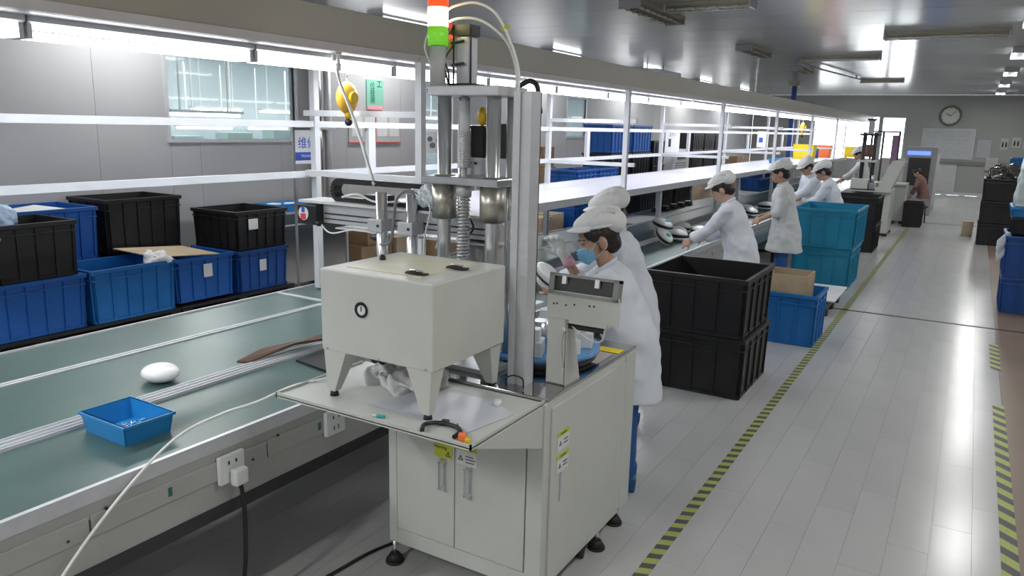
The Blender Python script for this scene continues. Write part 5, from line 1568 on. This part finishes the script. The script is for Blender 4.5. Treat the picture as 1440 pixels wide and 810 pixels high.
        O('bill', b, M['cap'], cp_, smooth=True)
        bd = MB(); pts = []
        for i in range(21):
            a = 2 * pi * i / 20
            pts.append(Hd((.090 * cos(a), -.022 + .104 * sin(a), 1.555 - .034 * (1 - sin(a)) / 2)))
        bd.tube(pts, .009 * s, n=8, sub=1)
        O('cap_band', bd, M['cap'], cp_)
    if mask:
        mk = MB()
        mk.hull([Hd(p) for p in ((0, .113, 1.462), (-.045, .082, 1.468), (.045, .082, 1.468), (-.067, .045, 1.45), (.067, .045, 1.45), (-.062, .045, 1.405), (.062, .045, 1.405), (0, .118, 1.435), (0, .105, 1.40), (-.035, .085, 1.385), (.035, .085, 1.385), (0, .08, 1.378), (-.04, .09, 1.43), (.04, .09, 1.43))])
        mo = O('face_mask', blob(mk, .005, 3), M['mask'], t)
        for z in (1.445, 1.425, 1.405):
            f = MB(); f.tube([Hd(p) for p in ((-.066, .06, z), (-.045, .100, z), (0, .1185, z), (.045, .100, z), (.066, .06, z))], .0022 * s, n=6)
            O('mask_fold', f, M['mask'], mo)
        for q in (-1, 1):
            f = MB(); f.tube([Hd(p) for p in ((q * .066, .05, 1.452), (q * .08, .02, 1.478), (q * .088, -.015, 1.475), (q * .085, -.01, 1.44), (q * .063, .045, 1.408))], .0016 * s, n=6)
            O('ear_loop', f, M['paper'], mo)
    # eyes & brows
    for q in (-1, 1):
        e = MB(); e.ell(Hd((q * .031, .0765, 1.478)), (.011 * s, .006 * s, .0055 * s), RH, u=12, v=8)
        eo = O('eye', e, M['eyewhite'], t)
        e = MB(); e.ell(Hd((q * .031, .0812, 1.4775)), (.0050 * s, .0025 * s, .0050 * s), RH, u=10, v=8)
        O('iris', e, M['lips'], eo)
        e = MB(); e.tube([Hd(p) for p in ((q * .018, .081, 1.482), (q * .031, .0825, 1.4845), (q * .043, .074, 1.481))], .0022 * s, n=6)
        O('eyelash', e, M['lips'], eo)
        e = MB(); e.tube([Hd(p) for p in ((q * .014, .0855, 1.501), (q * .031, .083, 1.506), (q * .047, .069, 1.502))], .0032 * s, n=6)
        O('eyebrow', e, M['hair'], t)
    if not mask:
        e = MB(); e.tube([Hd(p) for p in ((-.02, .092, 1.4195), (0, .0975, 1.4205), (.02, .092, 1.4195))], .0022 * s, n=6)
        O('mouth', e, mat('lip_red', (.35, .10, .09), .4), t)
    if glove_r:
        g = MB()
        hd(g, 1, rcurl, s * 1.18, .0125)
        sh, el, wr, sl = arms[1]
        d = (wr - el).normalized()
        g.cap(wr - d * .03 * s, .035 * s, wr + d * .02 * s, .036 * s)
        go = O('glove', blob(g, .0045, 2), M['glove'], t)
        g = MB(); g.cyl(wr - d * .075 * s, wr - d * .02 * s, .038 * s, .036 * s, n=20)
        O('glove_cuff', g, M['pink'], go)
    return t, arms, U, Hd

# W1: masked operator at the machine (faces -x, turned towards the belt and a little to us)
W1 = person((-1.51, 3.88, 0), radians(110), .96, 'worker in white coat, white cap and blue face mask beside the press',
            lean=radians(21), pitch=radians(0), yaw=.30, lh=(-1.90, 3.68, 1.11), rh=(-2.0, 3.98, 1.27), rcurl=1.25, lcurl=1.2, mask=True, glove_r=True, coat=M['cloth'], skin=M['skin'],
            voxel=.0055, sleeve=(.80, .40), detail=True, ldir=(-.55, .1, .35), rdir=(-.45, -.1, .65), rpole=(.3, -.2, -1), lpole=(-.3, -.2, -1), hs=1.2)
t = T('iron_shell', 'white shell with black trim held in the masked worker\'s bare hand', 'shell', (-1.955, 3.70, 1.17), radians(70))
wm = mat('glossy_white_shell', (.85, .86, .86), .2)
O('upper_shell', MB().ell((0, 0, .03), (.05, .10, .045), (.5, 0, 0), u=24, v=14), wm, t)
O('lower_shell', MB().ell((.0, .03, -.01), (.045, .09, .03), (.5, 0, 0), u=24, v=14), wm, t)
O('black_trim', MB().ell((0, .015, .012), (.052, .098, .018), (.5, 0, 0), u=24, v=12), M['black'], t)
person((-1.80, 4.62, 0), radians(104), 1.0, 'worker in white cap close behind the masked worker, face turned away',
       lean=radians(17), pitch=radians(10), lh=(-2.35, 4.5, .95), rh=(-2.35, 4.85, .95), coat=M['cloth'], skin=M['skin2'])
person((-1.86, 7.55, 0), radians(98), 1.0, 'worker in white coat bending over the belt beyond the big black bins',
       lean=radians(19), pitch=radians(16), lh=(-2.33, 7.42, .93), rh=(-2.3, 7.72, .93), coat=M['cloth'], skin=M['skin2'], hem=.45, flare=.02)
person((-1.95, 10.05, 0), radians(104), 1.02, 'worker in grey white coat standing before the teal bins with rolled sleeves',
       lean=radians(9), pitch=radians(14), lh=(-2.22, 9.86, .93), rh=(-2.24, 10.15, .95), coat=M['cloth2'], skin=M['skin'], sleeve=(.35, .35), hem=.52, flare=.04)
person((-1.68, 12.15, 0), radians(100), 1.0, 'worker in pale coat behind the teal bins reaching to the belt',
       lean=radians(18), pitch=radians(18), lh=(-2.14, 11.95, .98), rh=(-2.14, 12.2, .98), coat=M['cloth'], skin=M['skin'], sleeve=(.5, .5))
person((-2.2, 13.4, 0), radians(130), 1.0, 'worker half hidden behind the pale coated one, looking down at us',
       lean=radians(12), pitch=radians(30), lh=(-2.5, 13.1, .95), rh=(-2.55, 13.3, .95), coat=M['cloth'], skin=M['skin'])
person((-2.12, 19.2, 0), radians(100), 1.06, 'distant worker in pale coat before the bright windows',
       lean=radians(10), pitch=radians(22), lh=(-2.55, 19.0, .98), rh=(-2.5, 19.2, 1.0), coat=M['cloth2'], skin=M['skin'], voxel=.012)
t = T('stool', 'low dark stool under the person in brown', 'stool', (-.95, 20.35, 0))
O('seat', MB().cyl((0, 0, .36), (0, 0, .40), .16), M['dark'], t)
for a in range(4):
    O('leg', MB().cyl((.12 * cos(a * pi / 2), .12 * sin(a * pi / 2), 0), (.1 * cos(a * pi / 2), .1 * sin(a * pi / 2), .36), .015), M['dark'], t)
person((-.93, 20.35, -.02), radians(95), .82, 'seated person in brown with dark hair by the grey equipment',
       lean=radians(18), pitch=radians(20), lh=(-1.19, 20.25, .62), rh=(-1.19, 20.45, .62), coat=M['brown'], skin=M['skin2'], cap=False, seat=.40, voxel=.012)
